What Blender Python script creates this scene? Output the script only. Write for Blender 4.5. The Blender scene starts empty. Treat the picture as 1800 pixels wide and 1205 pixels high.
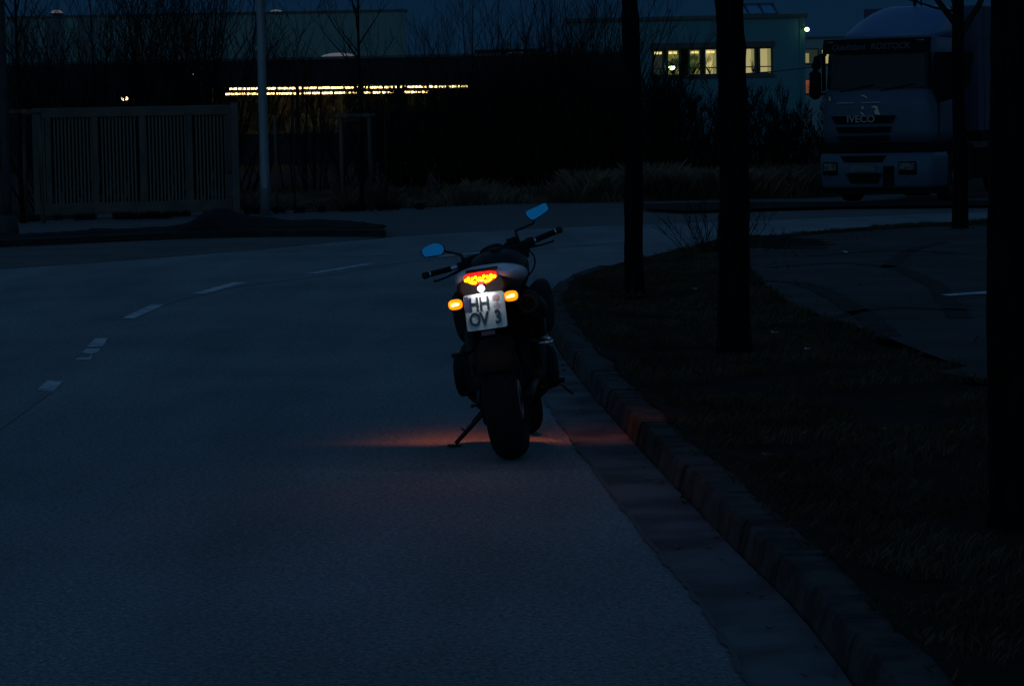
import bpy, bmesh, math, random
from mathutils import Vector, Matrix, noise

# ------------------------------------------------------------------ camera, world, exposure
scene = bpy.context.scene
COL = scene.collection
EXPO = 3.0
K = 1.0 / 2 ** EXPO
scene.view_settings.view_transform = 'Standard'
scene.view_settings.look = 'None'
scene.view_settings.gamma = 1
scene.view_settings.use_curve_mapping = False
scene.view_settings.exposure = EXPO

CAM_H, LENS, PITCH, ROLL = 1.85, 110.0, 4.11, -1.15
cam = bpy.data.cameras.new('camera')
cam.lens = LENS
cam.sensor_width = 36
cam.clip_start = 0.1
cam.clip_end = 4000
cam_o = bpy.data.objects.new('camera', cam)
COL.objects.link(cam_o)
CAM_M = Matrix.Rotation(math.radians(90 - PITCH), 4, 'X') @ Matrix.Rotation(math.radians(ROLL), 4, 'Z')
cam_o.matrix_world = Matrix.Translation((0, 0, CAM_H)) @ CAM_M
cam.dof.use_dof = False
scene.camera = cam_o

world = bpy.data.worlds.new('World')
scene.world = world
world.use_nodes = True
wn = world.node_tree
bg = wn.nodes['Background']
sky = wn.nodes.new('ShaderNodeTexSky')
sky.sky_type = 'NISHITA'
sky.sun_disc = False
sky.sun_elevation = math.radians(-2.6)
sky.sun_rotation = math.radians(196)
tint = wn.nodes.new('ShaderNodeMix')
tint.data_type = 'RGBA'
tint.blend_type = 'MULTIPLY'
tint.inputs[0].default_value = 1.0
tint.inputs[7].default_value = (0.29, 0.74, 1.21, 1)      # cool white balance of the blue hour
wn.links.new(sky.outputs[0], tint.inputs[6])
add = wn.nodes.new('ShaderNodeMix')
add.data_type = 'RGBA'
add.blend_type = 'ADD'
add.inputs[0].default_value = 1.0
add.inputs[7].default_value = (0.0022, 0.0116, 0.0290, 1)  # residual blue of the dusk sky
wn.links.new(tint.outputs[2], add.inputs[6])
wn.links.new(add.outputs[2], bg.inputs[0])
bg.inputs[1].default_value = 0.15

sun = bpy.data.lights.new('sun', 'SUN')       # last glow of the set sun, almost nothing
sun.energy = 0.0012
sun.angle = math.radians(40)
sun.color = (0.55, 0.8, 1.0)
sun_o = bpy.data.objects.new('sun', sun)
sun_o.rotation_euler = (math.radians(70), 0, math.radians(-16))
COL.objects.link(sun_o)

F = LENS / 36 * 1800


def ray(px, py):
    return CAM_M.to_3x3() @ Vector(((px - 900) / F, -(py - 602.5) / F, -1))


def G(px, py, z=0.0):
    d = ray(px, py)
    t = (z - CAM_H) / d.z
    return Vector((0, 0, CAM_H)) + d * t


def AT(px, py, Y):
    d = ray(px, py)
    return Vector((0, 0, CAM_H)) + d * (Y / d.y)


# ------------------------------------------------------------------ materials
MATS = {}


def mat(name, col, rough=0.6, metal=0.0, var=0.0, vscale=5.0, bump=0.0, bscale=40.0, col2=None,
        spec=0.5, detail=4.0, mixlo=0.4, mixhi=0.6, coords='Object', stretch=None, coat=0.0):
    if name in MATS:
        return MATS[name]
    m = bpy.data.materials.new(name)
    m.use_nodes = True
    nt = m.node_tree
    b = nt.nodes['Principled BSDF']
    b.inputs['Base Color'].default_value = (*col, 1)
    b.inputs['Roughness'].default_value = rough
    b.inputs['Metallic'].default_value = metal
    b.inputs['Specular IOR Level'].default_value = spec
    b.inputs['Coat Weight'].default_value = coat
    tc = nt.nodes.new('ShaderNodeTexCoord')
    src = tc.outputs[coords]
    if stretch:
        mp = nt.nodes.new('ShaderNodeMapping')
        mp.inputs['Scale'].default_value = stretch
        nt.links.new(src, mp.inputs[0])
        src = mp.outputs[0]
    if var or col2:
        n = nt.nodes.new('ShaderNodeTexNoise')
        n.inputs['Scale'].default_value = vscale
        n.inputs['Detail'].default_value = detail
        nt.links.new(src, n.inputs['Vector'])
        r = nt.nodes.new('ShaderNodeMapRange')
        r.inputs[1].default_value = mixlo
        r.inputs[2].default_value = mixhi
        nt.links.new(n.outputs[0], r.inputs[0])
        mx = nt.nodes.new('ShaderNodeMix')
        mx.data_type = 'RGBA'
        c2 = col2 if col2 else tuple(c * (1 - var) for c in col)
        mx.inputs[6].default_value = (*col, 1)
        mx.inputs[7].default_value = (*c2, 1)
        nt.links.new(r.outputs[0], mx.inputs[0])
        nt.links.new(mx.outputs[2], b.inputs['Base Color'])
    if bump:
        n2 = nt.nodes.new('ShaderNodeTexNoise')
        n2.inputs['Scale'].default_value = bscale
        n2.inputs['Detail'].default_value = 5
        nt.links.new(src, n2.inputs['Vector'])
        bp = nt.nodes.new('ShaderNodeBump')
        bp.inputs['Strength'].default_value = bump
        bp.inputs['Distance'].default_value = 0.02
        nt.links.new(n2.outputs[0], bp.inputs['Height'])
        nt.links.new(bp.outputs[0], b.inputs['Normal'])
    MATS[name] = m
    return m


def emat(name, col, strength=1.0, rough=0.3):
    """something that gives off light; values are as they show after exposure"""
    if name in MATS:
        return MATS[name]
    m = bpy.data.materials.new(name)
    m.use_nodes = True
    b = m.node_tree.nodes['Principled BSDF']
    b.inputs['Base Color'].default_value = (*[min(c, 1) * 0.3 for c in col], 1)
    b.inputs['Roughness'].default_value = rough
    b.inputs['Emission Color'].default_value = (*col, 1)
    b.inputs['Emission Strength'].default_value = strength * K
    MATS[name] = m
    return m


def asphalt():
    m = bpy.data.materials.new('asphalt')
    m.use_nodes = True
    nt = m.node_tree
    N, L = nt.nodes, nt.links
    b = N['Principled BSDF']
    tc = N.new('ShaderNodeTexCoord')
    fine = N.new('ShaderNodeTexNoise')
    fine.inputs['Scale'].default_value = 55
    fine.inputs['Detail'].default_value = 6
    fine.inputs['Roughness'].default_value = 0.75
    stone = N.new('ShaderNodeTexVoronoi')
    stone.inputs['Scale'].default_value = 95
    big = N.new('ShaderNodeTexNoise')
    big.inputs['Scale'].default_value = 0.55
    big.inputs['Detail'].default_value = 5
    mp = N.new('ShaderNodeMapping')
    mp.inputs['Scale'].default_value = (1.5, 0.22, 1)
    mp.inputs['Rotation'].default_value = (0, 0, math.radians(8))
    wear = N.new('ShaderNodeTexNoise')
    wear.inputs['Scale'].default_value = 0.8
    wear.inputs['Detail'].default_value = 3
    mid = N.new('ShaderNodeTexNoise')
    mid.inputs['Scale'].default_value = 30
    mid.inputs['Detail'].default_value = 4
    mid.inputs['Roughness'].default_value = 0.8
    r5 = N.new('ShaderNodeMapRange')
    r5.inputs[1].default_value, r5.inputs[2].default_value = 0.35, 0.65
    r5.inputs[3].default_value, r5.inputs[4].default_value = 0.62, 1.38
    L.new(mid.outputs[0], r5.inputs[0])
    for n in (fine, stone, big, mid):
        L.new(tc.outputs['Object'], n.inputs['Vector'])
    L.new(tc.outputs['Object'], mp.inputs[0])
    L.new(mp.outputs[0], wear.inputs['Vector'])
    r1 = N.new('ShaderNodeMapRange')
    r1.inputs[1].default_value, r1.inputs[2].default_value = 0.33, 0.67
    r1.inputs[3].default_value, r1.inputs[4].default_value = 0.3, 1.7
    L.new(fine.outputs[0], r1.inputs[0])
    r2 = N.new('ShaderNodeMapRange')
    r2.inputs[1].default_value, r2.inputs[2].default_value = 0.3, 0.7
    r2.inputs[3].default_value, r2.inputs[4].default_value = 0.86, 1.12
    L.new(big.outputs[0], r2.inputs[0])
    r3 = N.new('ShaderNodeMapRange')
    r3.inputs[1].default_value, r3.inputs[2].default_value = 0.3, 0.7
    r3.inputs[3].default_value, r3.inputs[4].default_value = 0.76, 1.2
    L.new(wear.outputs[0], r3.inputs[0])
    r4 = N.new('ShaderNodeMapRange')
    r4.inputs[1].default_value, r4.inputs[2].default_value = 0.0, 1.0
    r4.inputs[3].default_value, r4.inputs[4].default_value = 0.75, 1.3
    sc = N.new('ShaderNodeSeparateColor')
    L.new(stone.outputs['Color'], sc.inputs[0])
    L.new(sc.outputs[0], r4.inputs[0])
    cur = r1.outputs[0]
    for r in (r2, r3, r4, r5):
        mu = N.new('ShaderNodeMath')
        mu.operation = 'MULTIPLY'
        L.new(cur, mu.inputs[0])
        L.new(r.outputs[0], mu.inputs[1])
        cur = mu.outputs[0]
    vm = N.new('ShaderNodeVectorMath')
    vm.operation = 'SCALE'
    vm.inputs[0].default_value = (0.125, 0.130, 0.130)
    L.new(cur, vm.inputs['Scale'])
    L.new(vm.outputs[0], b.inputs['Base Color'])
    b.inputs['Roughness'].default_value = 0.85
    b.inputs['Specular IOR Level'].default_value = 0.25
    bp = N.new('ShaderNodeBump')
    bp.inputs['Strength'].default_value = 0.7
    bp.inputs['Distance'].default_value = 0.006
    L.new(fine.outputs[0], bp.inputs['Height'])
    L.new(bp.outputs[0], b.inputs['Normal'])
    return m


M_ASPH = asphalt()
M_PAINT = mat('worn road paint', (0.36, 0.37, 0.38), 0.7, col2=(0.17, 0.175, 0.18), vscale=5, detail=8, bump=0.3, mixlo=0.45, mixhi=0.62)
M_TAR = mat('tar seam', (0.055, 0.055, 0.055), 0.6, var=0.4, vscale=3)
M_GUTTER = mat('gutter concrete', (0.100, 0.094, 0.092), 0.9, var=0.62, vscale=1.6, detail=12, spec=0.2, bump=0.25, bscale=60)
M_KERB = mat('kerb concrete', (0.048, 0.041, 0.036), 0.95, var=0.6, vscale=5, detail=12, bump=1.0, bscale=22, spec=0.15)
M_DIRTLANE = mat('dusty parking strip', (0.050, 0.040, 0.036), 0.95, var=0.4, vscale=0.9, detail=10, bump=0.6, bscale=12)
M_WALK = mat('pavement slabs', (0.046, 0.040, 0.040), 0.9, var=0.3, vscale=0.8, detail=10, bump=0.2, bscale=10)
M_SOIL = mat('dark soil', (0.009, 0.008, 0.007), 1.0, var=0.4, vscale=2, detail=10, bump=1.0, bscale=8, spec=0.1)
M_VERGE = mat('trampled dark verge', (0.018, 0.013, 0.008), 1.0, col2=(0.008, 0.007, 0.004), vscale=1.6, detail=10, bump=1.0, bscale=14, spec=0.05)
M_GROUND = mat('winter ground', (0.026, 0.019, 0.013), 1.0, var=0.5, vscale=0.5, detail=10, bump=1.0, bscale=4, spec=0.05)
M_PAVER = mat('dark pavers', (0.032, 0.026, 0.025), 0.9, var=0.75, vscale=0.7, detail=10, bump=0.6, bscale=9, spec=0.2)
M_GRASS = mat('winter grass', (0.028, 0.022, 0.011), 0.8, col2=(0.066, 0.046, 0.026), vscale=1.6, detail=6, spec=0.1)
M_DRYGRASS = mat('dry reed grass', (0.150, 0.100, 0.064), 0.9, col2=(0.045, 0.032, 0.022), vscale=0.7, detail=6, spec=0.1)
M_BARK = mat('dark bark', (0.007, 0.006, 0.006), 1.0, var=0.5, vscale=20, bump=1.0, bscale=18, stretch=(1, 1, 0.2), spec=0.05)
M_TWIG = mat('bare twig', (0.016, 0.014, 0.012), 1.0, spec=0.05)
M_TWIG2 = mat('brown twig', (0.026, 0.021, 0.017), 1.0, spec=0.05)
M_STEEL = mat('galvanised steel', (0.17, 0.18, 0.20), 0.55, 0.25, var=0.3, vscale=4, detail=8, spec=0.4)
M_GATE = mat('grey gate paint', (0.072, 0.060, 0.054), 0.6, var=0.3, vscale=3, detail=6, spec=0.2)
M_GATEBAR = mat('gate bar paint', (0.090, 0.074, 0.062), 0.7, spec=0.2)
M_WOOD = mat('weathered stake wood', (0.085, 0.064, 0.048), 0.95, var=0.5, vscale=8, stretch=(1, 1, 0.1), spec=0.1)
M_WIRE = mat('fence wire', (0.022, 0.022, 0.022), 0.8, 0.0, spec=0.1)
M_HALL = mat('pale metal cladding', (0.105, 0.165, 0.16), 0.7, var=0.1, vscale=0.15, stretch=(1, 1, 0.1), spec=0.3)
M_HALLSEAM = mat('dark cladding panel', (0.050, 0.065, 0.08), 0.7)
M_TRIM = mat('dark roof trim', (0.03, 0.035, 0.045), 0.6)
M_DARKWALL = mat('dark sheet wall', (0.012, 0.013, 0.016), 0.8, var=0.2, vscale=0.3, spec=0.15)
M_ROOFFELT = mat('roof felt', (0.015, 0.015, 0.017), 0.95, spec=0.1)
M_INNER = mat('lit inner wall', (0.060, 0.068, 0.048), 0.8, var=0.93, vscale=1.3, detail=8, mixlo=0.42, mixhi=0.56)  # bright and dark patches of the lamplit zone put into the wall colour
M_OFFICE = mat('office render', (0.055, 0.155, 0.175), 0.85, var=0.08, vscale=0.2, spec=0.2)
M_FRAME = mat('dark window frame', (0.012, 0.013, 0.016), 0.5)
M_DOME = mat('skylight acrylic', (0.5, 0.48, 0.46), 0.3)

# ------------------------------------------------------------------ mesh helpers


class MB:
    def __init__(s):
        s.v, s.f, s.sm = [], [], []

    def add(s, vs, fs, smooth=False):
        o = len(s.v)
        s.v += [tuple(v) for v in vs]
        s.f += [tuple(i + o for i in f) for f in fs]
        s.sm += [smooth] * len(fs)
        return s

    def box(s, c, d, rot=None):
        x, y, z = d[0] / 2, d[1] / 2, d[2] / 2
        vs = [Vector(p) for p in ((-x, -y, -z), (x, -y, -z), (x, y, -z), (-x, y, -z), (-x, -y, z), (x, -y, z), (x, y, z), (-x, y, z))]
        if rot is not None:
            vs = [rot @ v for v in vs]
        vs = [v + Vector(c) for v in vs]
        return s.add(vs, [(0, 3, 2, 1), (4, 5, 6, 7), (0, 1, 5, 4), (1, 2, 6, 5), (2, 3, 7, 6), (3, 0, 4, 7)])

    def span(s, x0, x1, y0, y1, z0, z1):
        return s.box(((x0 + x1) / 2, (y0 + y1) / 2, (z0 + z1) / 2), (abs(x1 - x0), abs(y1 - y0), abs(z1 - z0)))

    def bar(s, a, b, w, h=None, up=(0, 0, 1)):
        a, b = Vector(a), Vector(b)
        d = b - a
        rot = frame_of(d, up)
        return s.box((a + b) / 2, (w, h or w, d.length), rot)

    def path(s, pts, rad, n=8, smooth=True, cap=True, flat=1.0):
        pts = [Vector(p) for p in pts]
        if not isinstance(rad, (list, tuple)):
            rad = [rad] * len(pts)
        o = len(s.v)
        prev = None
        for i, p in enumerate(pts):
            d = (pts[min(i + 1, len(pts) - 1)] - pts[max(i - 1, 0)])
            if d.length < 1e-7:
                d = Vector((0, 0, 1))
            d.normalize()
            if prev is None:
                ref = Vector((0, 0, 1)) if abs(d.z) < 0.9 else Vector((1, 0, 0))
                u = d.cross(ref).normalized()
            else:
                u = (prev - d * prev.dot(d)).normalized()
            prev = u
            w = d.cross(u)
            for k in range(n):
                a = 2 * math.pi * k / n
                s.v.append(tuple(p + (u * math.cos(a) + w * math.sin(a) * flat) * rad[i]))
        for i in range(len(pts) - 1):
            for k in range(n):
                k2 = (k + 1) % n
                s.f.append((o + i * n + k, o + i * n + k2, o + (i + 1) * n + k2, o + (i + 1) * n + k))
                s.sm.append(smooth)
        if cap:
            s.f.append(tuple(o + k for k in range(n))[::-1])
            s.f.append(tuple(o + (len(pts) - 1) * n + k for k in range(n)))
            s.sm += [False, False]
        return s

    def rings(s, rings, smooth=True, cap=True):
        n = len(rings[0])
        o = len(s.v)
        for r in rings:
            s.v += [tuple(p) for p in r]
        for i in range(len(rings) - 1):
            for k in range(n):
                k2 = (k + 1) % n
                s.f.append((o + i * n + k, o + i * n + k2, o + (i + 1) * n + k2, o + (i + 1) * n + k))
                s.sm.append(smooth)
        if cap:
            s.f.append(tuple(o + k for k in range(n))[::-1])
            s.f.append(tuple(o + (len(rings) - 1) * n + k for k in range(n)))
            s.sm += [False, False]
        return s

    def lofty(s, secs, n=24, p=2.6, smooth=True):
        """sections across y: (y, cx, cz, half width, half height above, half height below)"""
        rs = []
        for (y, cx, cz, hw, up, dn) in secs:
            r = []
            for k in range(n):
                a = 2 * math.pi * k / n
                c, q = math.cos(a), math.sin(a)
                x = math.copysign(abs(c) ** (2 / p), c) * hw
                z = math.copysign(abs(q) ** (2 / p), q) * (up if q > 0 else dn)
                r.append((cx + x, y, cz + z))
            rs.append(r)
        return s.rings(rs, smooth)

    def loftz(s, secs, n=24, p=3.0, smooth=True):
        """sections across z: (z, cx, cy, half width, half depth)"""
        rs = []
        for (z, cx, cy, hw, hd) in secs:
            r = []
            for k in range(n):
                a = 2 * math.pi * k / n
                c, q = math.cos(a), math.sin(a)
                r.append((cx + math.copysign(abs(c) ** (2 / p), c) * hw, cy + math.copysign(abs(q) ** (2 / p), q) * hd, z))
            rs.append(r)
        return s.rings(rs, smooth)

    def lathex(s, prof, c=(0, 0, 0), n=40, closed=False, smooth=True):
        """profile of (x, r) turned round the x axis"""
        o = len(s.v)
        m = len(prof)
        for k in range(n):
            a = 2 * math.pi * k / n
            for (x, r) in prof:
                s.v.append((c[0] + x, c[1] + r * math.cos(a), c[2] + r * math.sin(a)))
        for k in range(n):
            k2 = (k + 1) % n
            for i in range(m if closed else m - 1):
                j = (i + 1) % m
                s.f.append((o + k * m + i, o + k * m + j, o + k2 * m + j, o + k2 * m + i))
                s.sm.append(smooth)
        return s

    def ball(s, c, r, n=12, m=8, sc=(1, 1, 1)):
        vs, fs = [], []
        for i in range(m + 1):
            t = math.pi * i / m
            for k in range(n):
                a = 2 * math.pi * k / n
                vs.append((c[0] + r * sc[0] * math.sin(t) * math.cos(a), c[1] + r * sc[1] * math.sin(t) * math.sin(a), c[2] + r * sc[2] * math.cos(t)))
        for i in range(m):
            for k in range(n):
                k2 = (k + 1) % n
                fs.append((i * n + k, (i + 1) * n + k, (i + 1) * n + k2, i * n + k2))
        return s.add(vs, fs, True)

    def prism(s, pts, mapf, t):
        """outline (a, b) extruded by t; mapf(a, b, depth) -> point"""
        n = len(pts)
        vs = [mapf(a, b, 0) for a, b in pts] + [mapf(a, b, t) for a, b in pts]
        fs = [tuple(range(n))[::-1], tuple(range(n, 2 * n))] + [(i, (i + 1) % n, n + (i + 1) % n, n + i) for i in range(n)]
        return s.add(vs, fs)

    def build(s, name, m, parent=None, bevel=0.0, segs=2, subsurf=0, recalc=True):
        me = bpy.data.meshes.new(name)
        me.from_pydata(s.v, [], s.f)
        me.materials.append(m)
        me.polygons.foreach_set('use_smooth', s.sm)
        if recalc:
            bm = bmesh.new()
            bm.from_mesh(me)
            bmesh.ops.recalc_face_normals(bm, faces=bm.faces)
            bm.to_mesh(me)
            bm.free()
        me.update()
        o = bpy.data.objects.new(name, me)
        COL.objects.link(o)
        if parent is not None:
            o.parent = parent
        if bevel:
            b = o.modifiers.new('bevel', 'BEVEL')
            b.width = bevel
            b.segments = segs
            b.limit_method = 'ANGLE'
            b.angle_limit = math.radians(40)
        if subsurf:
            q = o.modifiers.new('sub', 'SUBSURF')
            q.levels = q.render_levels = subsurf
        return o


def frame_of(d, up=(0, 0, 1)):
    d = Vector(d).normalized()
    u = Vector(up)
    if abs(d.dot(u)) > 0.98:
        u = Vector((0, 1, 0))
    x = u.cross(d).normalized()
    y = d.cross(x)
    return Matrix((x, y, d)).transposed()


def empty(name, loc, rz=0.0):
    o = bpy.data.objects.new(name, None)
    o.location = loc
    o.rotation_euler = (0, 0, rz)
    o.empty_display_size = 0.2
    COL.objects.link(o)
    return o


def tag(o, label=None, cat=None, group=None, kind=None):
    if label:
        o['label'] = label
    if cat:
        o['category'] = cat
    if group:
        o['group'] = group
    if kind:
        o['kind'] = kind
    return o


def catmull(pts, step=0.4):
    pts = [Vector((p[0], p[1], 0)) for p in pts]
    P = [pts[0] * 2 - pts[1]] + pts + [pts[-1] * 2 - pts[-2]]
    out = []
    for i in range(1, len(P) - 2):
        n = max(2, int((P[i + 1] - P[i]).length / step))
        for k in range(n):
            t = k / n
            a, b, c, d = P[i - 1], P[i], P[i + 1], P[i + 2]
            out.append(0.5 * ((2 * b) + (-a + c) * t + (2 * a - 5 * b + 4 * c - d) * t * t + (-a + 3 * b - 3 * c + d) * t ** 3))
    out.append(pts[-1])
    return out


def offset(line, d):
    out = []
    for i, p in enumerate(line):
        t = (line[min(i + 1, len(line) - 1)] - line[max(i - 1, 0)]).normalized()
        out.append(p + Vector((t.y, -t.x, 0)) * d)
    return out


def sheet(name, outline, z, m, kind='structure'):
    bm = bmesh.new()
    vs = [bm.verts.new((p[0], p[1], z)) for p in outline]
    es = [bm.edges.new((vs[i], vs[(i + 1) % len(vs)])) for i in range(len(vs))]
    bmesh.ops.triangle_fill(bm, edges=es, use_beauty=True)
    for f in bm.faces:
        if f.normal.z < 0:
            f.normal_flip()
    me = bpy.data.meshes.new(name)
    bm.to_mesh(me)
    bm.free()
    me.materials.append(m)
    o = bpy.data.objects.new(name, me)
    COL.objects.link(o)
    tag(o, kind=kind)
    return o


def ribbon(mb, a, b, z=None, za=0.0, zb=0.0):
    o = len(mb.v)
    for p, q in zip(a, b):
        mb.v.append((p.x, p.y, za if z is None else z))
        mb.v.append((q.x, q.y, zb if z is None else z))
    for i in range(len(a) - 1):
        mb.f.append((o + 2 * i, o + 2 * i + 1, o + 2 * i + 3, o + 2 * i + 2))
        mb.sm.append(False)


def inside(p, poly):
    x, y = p
    c = False
    n = len(poly)
    j = n - 1
    for i in range(n):
        xi, yi = poly[i][0], poly[i][1]
        xj, yj = poly[j][0], poly[j][1]
        if (yi > y) != (yj > y) and x < (xj - xi) * (y - yi) / (yj - yi) + xi:
            c = not c
        j = i
    return c


def text_mesh(body, name, m, parent, size, loc, rot, extrude=0.001, shear=0.0, sx=1.0, offset_=0.0):
    cu = bpy.data.curves.new(name, 'FONT')
    cu.body = body
    cu.size = size
    cu.extrude = extrude
    cu.shear = shear
    cu.offset = offset_
    cu.align_x = 'CENTER'
    cu.align_y = 'CENTER'
    t = bpy.data.objects.new('tmp', cu)
    COL.objects.link(t)
    dg = bpy.context.evaluated_depsgraph_get()
    me = bpy.data.meshes.new_from_object(t.evaluated_get(dg))
    bpy.data.objects.remove(t)
    me.name = name
    me.materials.clear()
    me.materials.append(m)
    o = bpy.data.objects.new(name, me)
    COL.objects.link(o)
    o.parent = parent
    o.location = loc
    o.rotation_euler = rot
    o.scale = (sx, 1, 1)
    return o


# ------------------------------------------------------------------ ground, road, kerb, pavements
sheet('ground', [(-600, -60), (600, -60), (600, 1500), (-600, 1500)], -0.03, M_GROUND)

# the kerb line, from behind the camera to the far end of the bend
kerb_pts = [(1.55, -14), (1.42, -4), (1.27, 3), (1.12, 8), (1.05, 11.2), (0.93, 13.2), (0.74, 16.5), (0.60, 19.2), (0.47, 22), (0.36, 25),
            (0.30, 28), (0.34, 31), (0.62, 34.2), (1.45, 38.2), (2.66, 42.0), (3.9, 44.6), (5.3, 46.8), (7.0, 48.4), (9.5, 49.9), (13, 51.3), (20, 53), (34, 55), (60, 57)]
KL = catmull(kerb_pts, 0.5)
far_pts = [(-60, 20), (-30, 27), (-16, 33), (-9.6, 37.6), (-6.72, 41.16), (-4.9, 43.71), (-3.51, 46.3), (-2.0, 49.4), (-0.4, 51.4), (1.96, 52.95), (4.95, 54.2), (8.72, 56.3), (14, 58), (24, 60.4), (60, 64)]
FL = catmull(far_pts, 1.0)
road_outline = KL + FL[::-1] + [Vector((-60, -14, 0))]
sheet('road', road_outline, 0.0, M_ASPH)

rng = random.Random(5)
# gutter strip of smooth concrete with a ragged asphalt edge
gi = [i for i, p in enumerate(KL) if p.y < 33]
GK = []
for i in gi[:-1]:
    a, b = KL[i], KL[i + 1]
    GK += [a.lerp(b, k / 8) for k in range(8)] if a.y > 5 else [a]
GE = [p + Vector((rng.uniform(-0.004, 0.004) + 0.010 * noise.noise(Vector((p.x, p.y * 3, 0))), 0, 0)) for p in offset(GK, -0.33)]
mb = MB()
ribbon(mb, offset(GK, -0.004), GE, z=0.004)
tag(mb.build('gutter', M_GUTTER), kind='structure')
mb = MB()
g2 = [p + Vector((-0.012 + rng.uniform(-0.010, 0.006), 0, 0)) for p in GE]
ribbon(mb, [p + Vector((0.006, 0, 0)) for p in GE], g2, z=0.008)
tag(mb.build('gutter_joint', mat('open joint', (0.045, 0.043, 0.042), 0.9)), kind='structure')

# kerb of separate stones, each a little out of line
kb = MB()
acc = 0.0
i = 0
KH = 0.125
while i < len(KL) - 2:
    n_ = 2
    a, b = KL[i], KL[min(i + n_, len(KL) - 1)]
    if a.y > -8 and a.y < 52:
        t = (b - a)
        ln = t.length - 0.018
        t.normalize()
        nrm = Vector((t.y, -t.x, 0))
        jx, jz = rng.uniform(-0.007, 0.007), rng.uniform(-0.010, 0.006)
        wdt = 0.24 if a.y < 36 else 0.16
        hh = KH + jz if a.y < 36 else 0.05
        prof = [(0, -0.05), (0.035, hh - 0.025), (0.05, hh), (wdt, hh - 0.004), (wdt, -0.05)]
        tw_ = rng.uniform(-0.008, 0.008)
        rg_s = []
        for u_ in range(13):
            uu = u_ / 12
            base_ = a + t * (ln * uu)
            nz = [0.007 * noise.noise(Vector((base_.x * 9 + j * 3, base_.y * 9, j))) for j in range(5)]
            chip = -0.012 if rng.random() < 0.08 else 0
            rg_s.append([base_ + nrm * (q[0] + jx + tw_ * (uu - .5) + nz[j] - (chip if j == 1 else 0)) + Vector((0, 0, q[1] + (nz[(j + 2) % 5] + chip if j in (1, 2) else 0))) for j, q in enumerate(prof)])
        kb.rings(rg_s, smooth=False)
    i += n_
tag(kb.build('kerb', M_KERB), kind='structure')

# verge behind the kerb: a bumpy sheet following the kerb
VO = offset(KL, 0.235)
vb = MB()
offs = [0.235, 0.5, 0.9, 1.4, 2, 2.8, 3.8, 5, 7, 10]
rows = []
for k, d in enumerate(offs):
    row = []
    for p in offset(KL, d):
        if not k:
            kx = noise.noise(Vector((p.x * 5, p.y * 5, 1)))
            p = Vector((p.x - 0.05 * (0.5 + kx), p.y, 0))
        h = 0.075 if k else KH + 0.006
        if k:
            h += 0.05 * noise.noise(Vector((p.x * 0.9, p.y * 0.9, 0))) + 0.03 * noise.noise(Vector((p.x * 3, p.y * 3, 4)))
        h += 0.14 * math.exp(-((p.x - 3.4) ** 2 + ((p.y - 41.6) * 0.5) ** 2) / 0.5)
        row.append((p.x, p.y, h if p.y < 38 or k == 0 or d < 4 else h * 0.6))
    rows.append(row)
kmax = max(i for i, p in enumerate(KL) if p.x < 30)
for k in range(len(offs)):
    for q in rows[k][:kmax + 1]:
        vb.v.append(q)
W = kmax + 1
# offsets towards the inside of the bend would fold: stop them at the bend
for k in range(len(offs) - 1):
    for j in range(W - 1):
        if KL[j].y > 33 and offs[k + 1] > 2.0:
            continue
        vb.f.append((k * W + j, k * W + j + 1, (k + 1) * W + j + 1, (k + 1) * W + j))
        vb.sm.append(True)
o = vb.build('verge', M_VERGE)
for p in o.data.polygons:
    if p.normal.z < 0:
        p.flip()
tag(o, kind='structure')
sheet('verge_ground', [(p.x, p.y) for p in offset(KL, 0.3) if p.x < 40] + [(40, -14)], 0.05, M_VERGE)

paver_edge = [G(1750, 700), G(1700, 672), G(1660, 661), G(1541, 612), G(1447, 578), G(1376, 545), G(1324, 494), G(1316, 462), G(1335, 440), G(1420, 428), G(1500, 421), G(1620, 413), G(1760, 408)]
PAV = [(p.x, p.y) for p in catmull([(7.5, 17.0)] + [(p.x, p.y) for p in paver_edge] + [(16, 49.5), (38, 53)], 0.5)]
PAV += [(38, 12), (12, 12)]
pb = MB()
sheet('paver_yard', PAV, 0.115, M_PAVER)

M_TRACK = mat('tyre track dirt', (0.022, 0.019, 0.018), 0.95, var=0.4, vscale=2, detail=8, spec=0.1)
tk = MB()
for pts, w in (([(1330, 492), (1420, 500), (1500, 540), (1560, 590)], 0.22), ([(1345, 470), (1470, 462), (1570, 470), (1640, 500), (1690, 560)], 0.20),
               ([(1420, 450), (1560, 440), (1700, 445)], 0.16), ([(1560, 470), (1600, 440), (1660, 425)], 0.18), ([(1450, 560), (1560, 540), (1700, 545)], 0.15)):
    ps = [G(x, y, 0.119) for x, y in pts]
    L_ = [p + Vector((rng.uniform(-.02, .02), rng.uniform(-.05, .05), 0)) for p in catmull([(p.x, p.y) for p in ps], 0.25)]
    ribbon(tk, offset(L_, w / 2), offset(L_, -w / 2), z=0.119)
tag(tk.build('yard_tracks', M_TRACK, recalc=False), kind='structure')
tk = MB()
tk.add([G(x, y, 0.123) for x, y in ((1652, 517), (1745, 511), (1747, 515.5), (1668, 519.5))], [(0, 1, 2, 3)])
tag(tk.build('yard_marking', M_PAINT, recalc=False), kind='structure')

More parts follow.
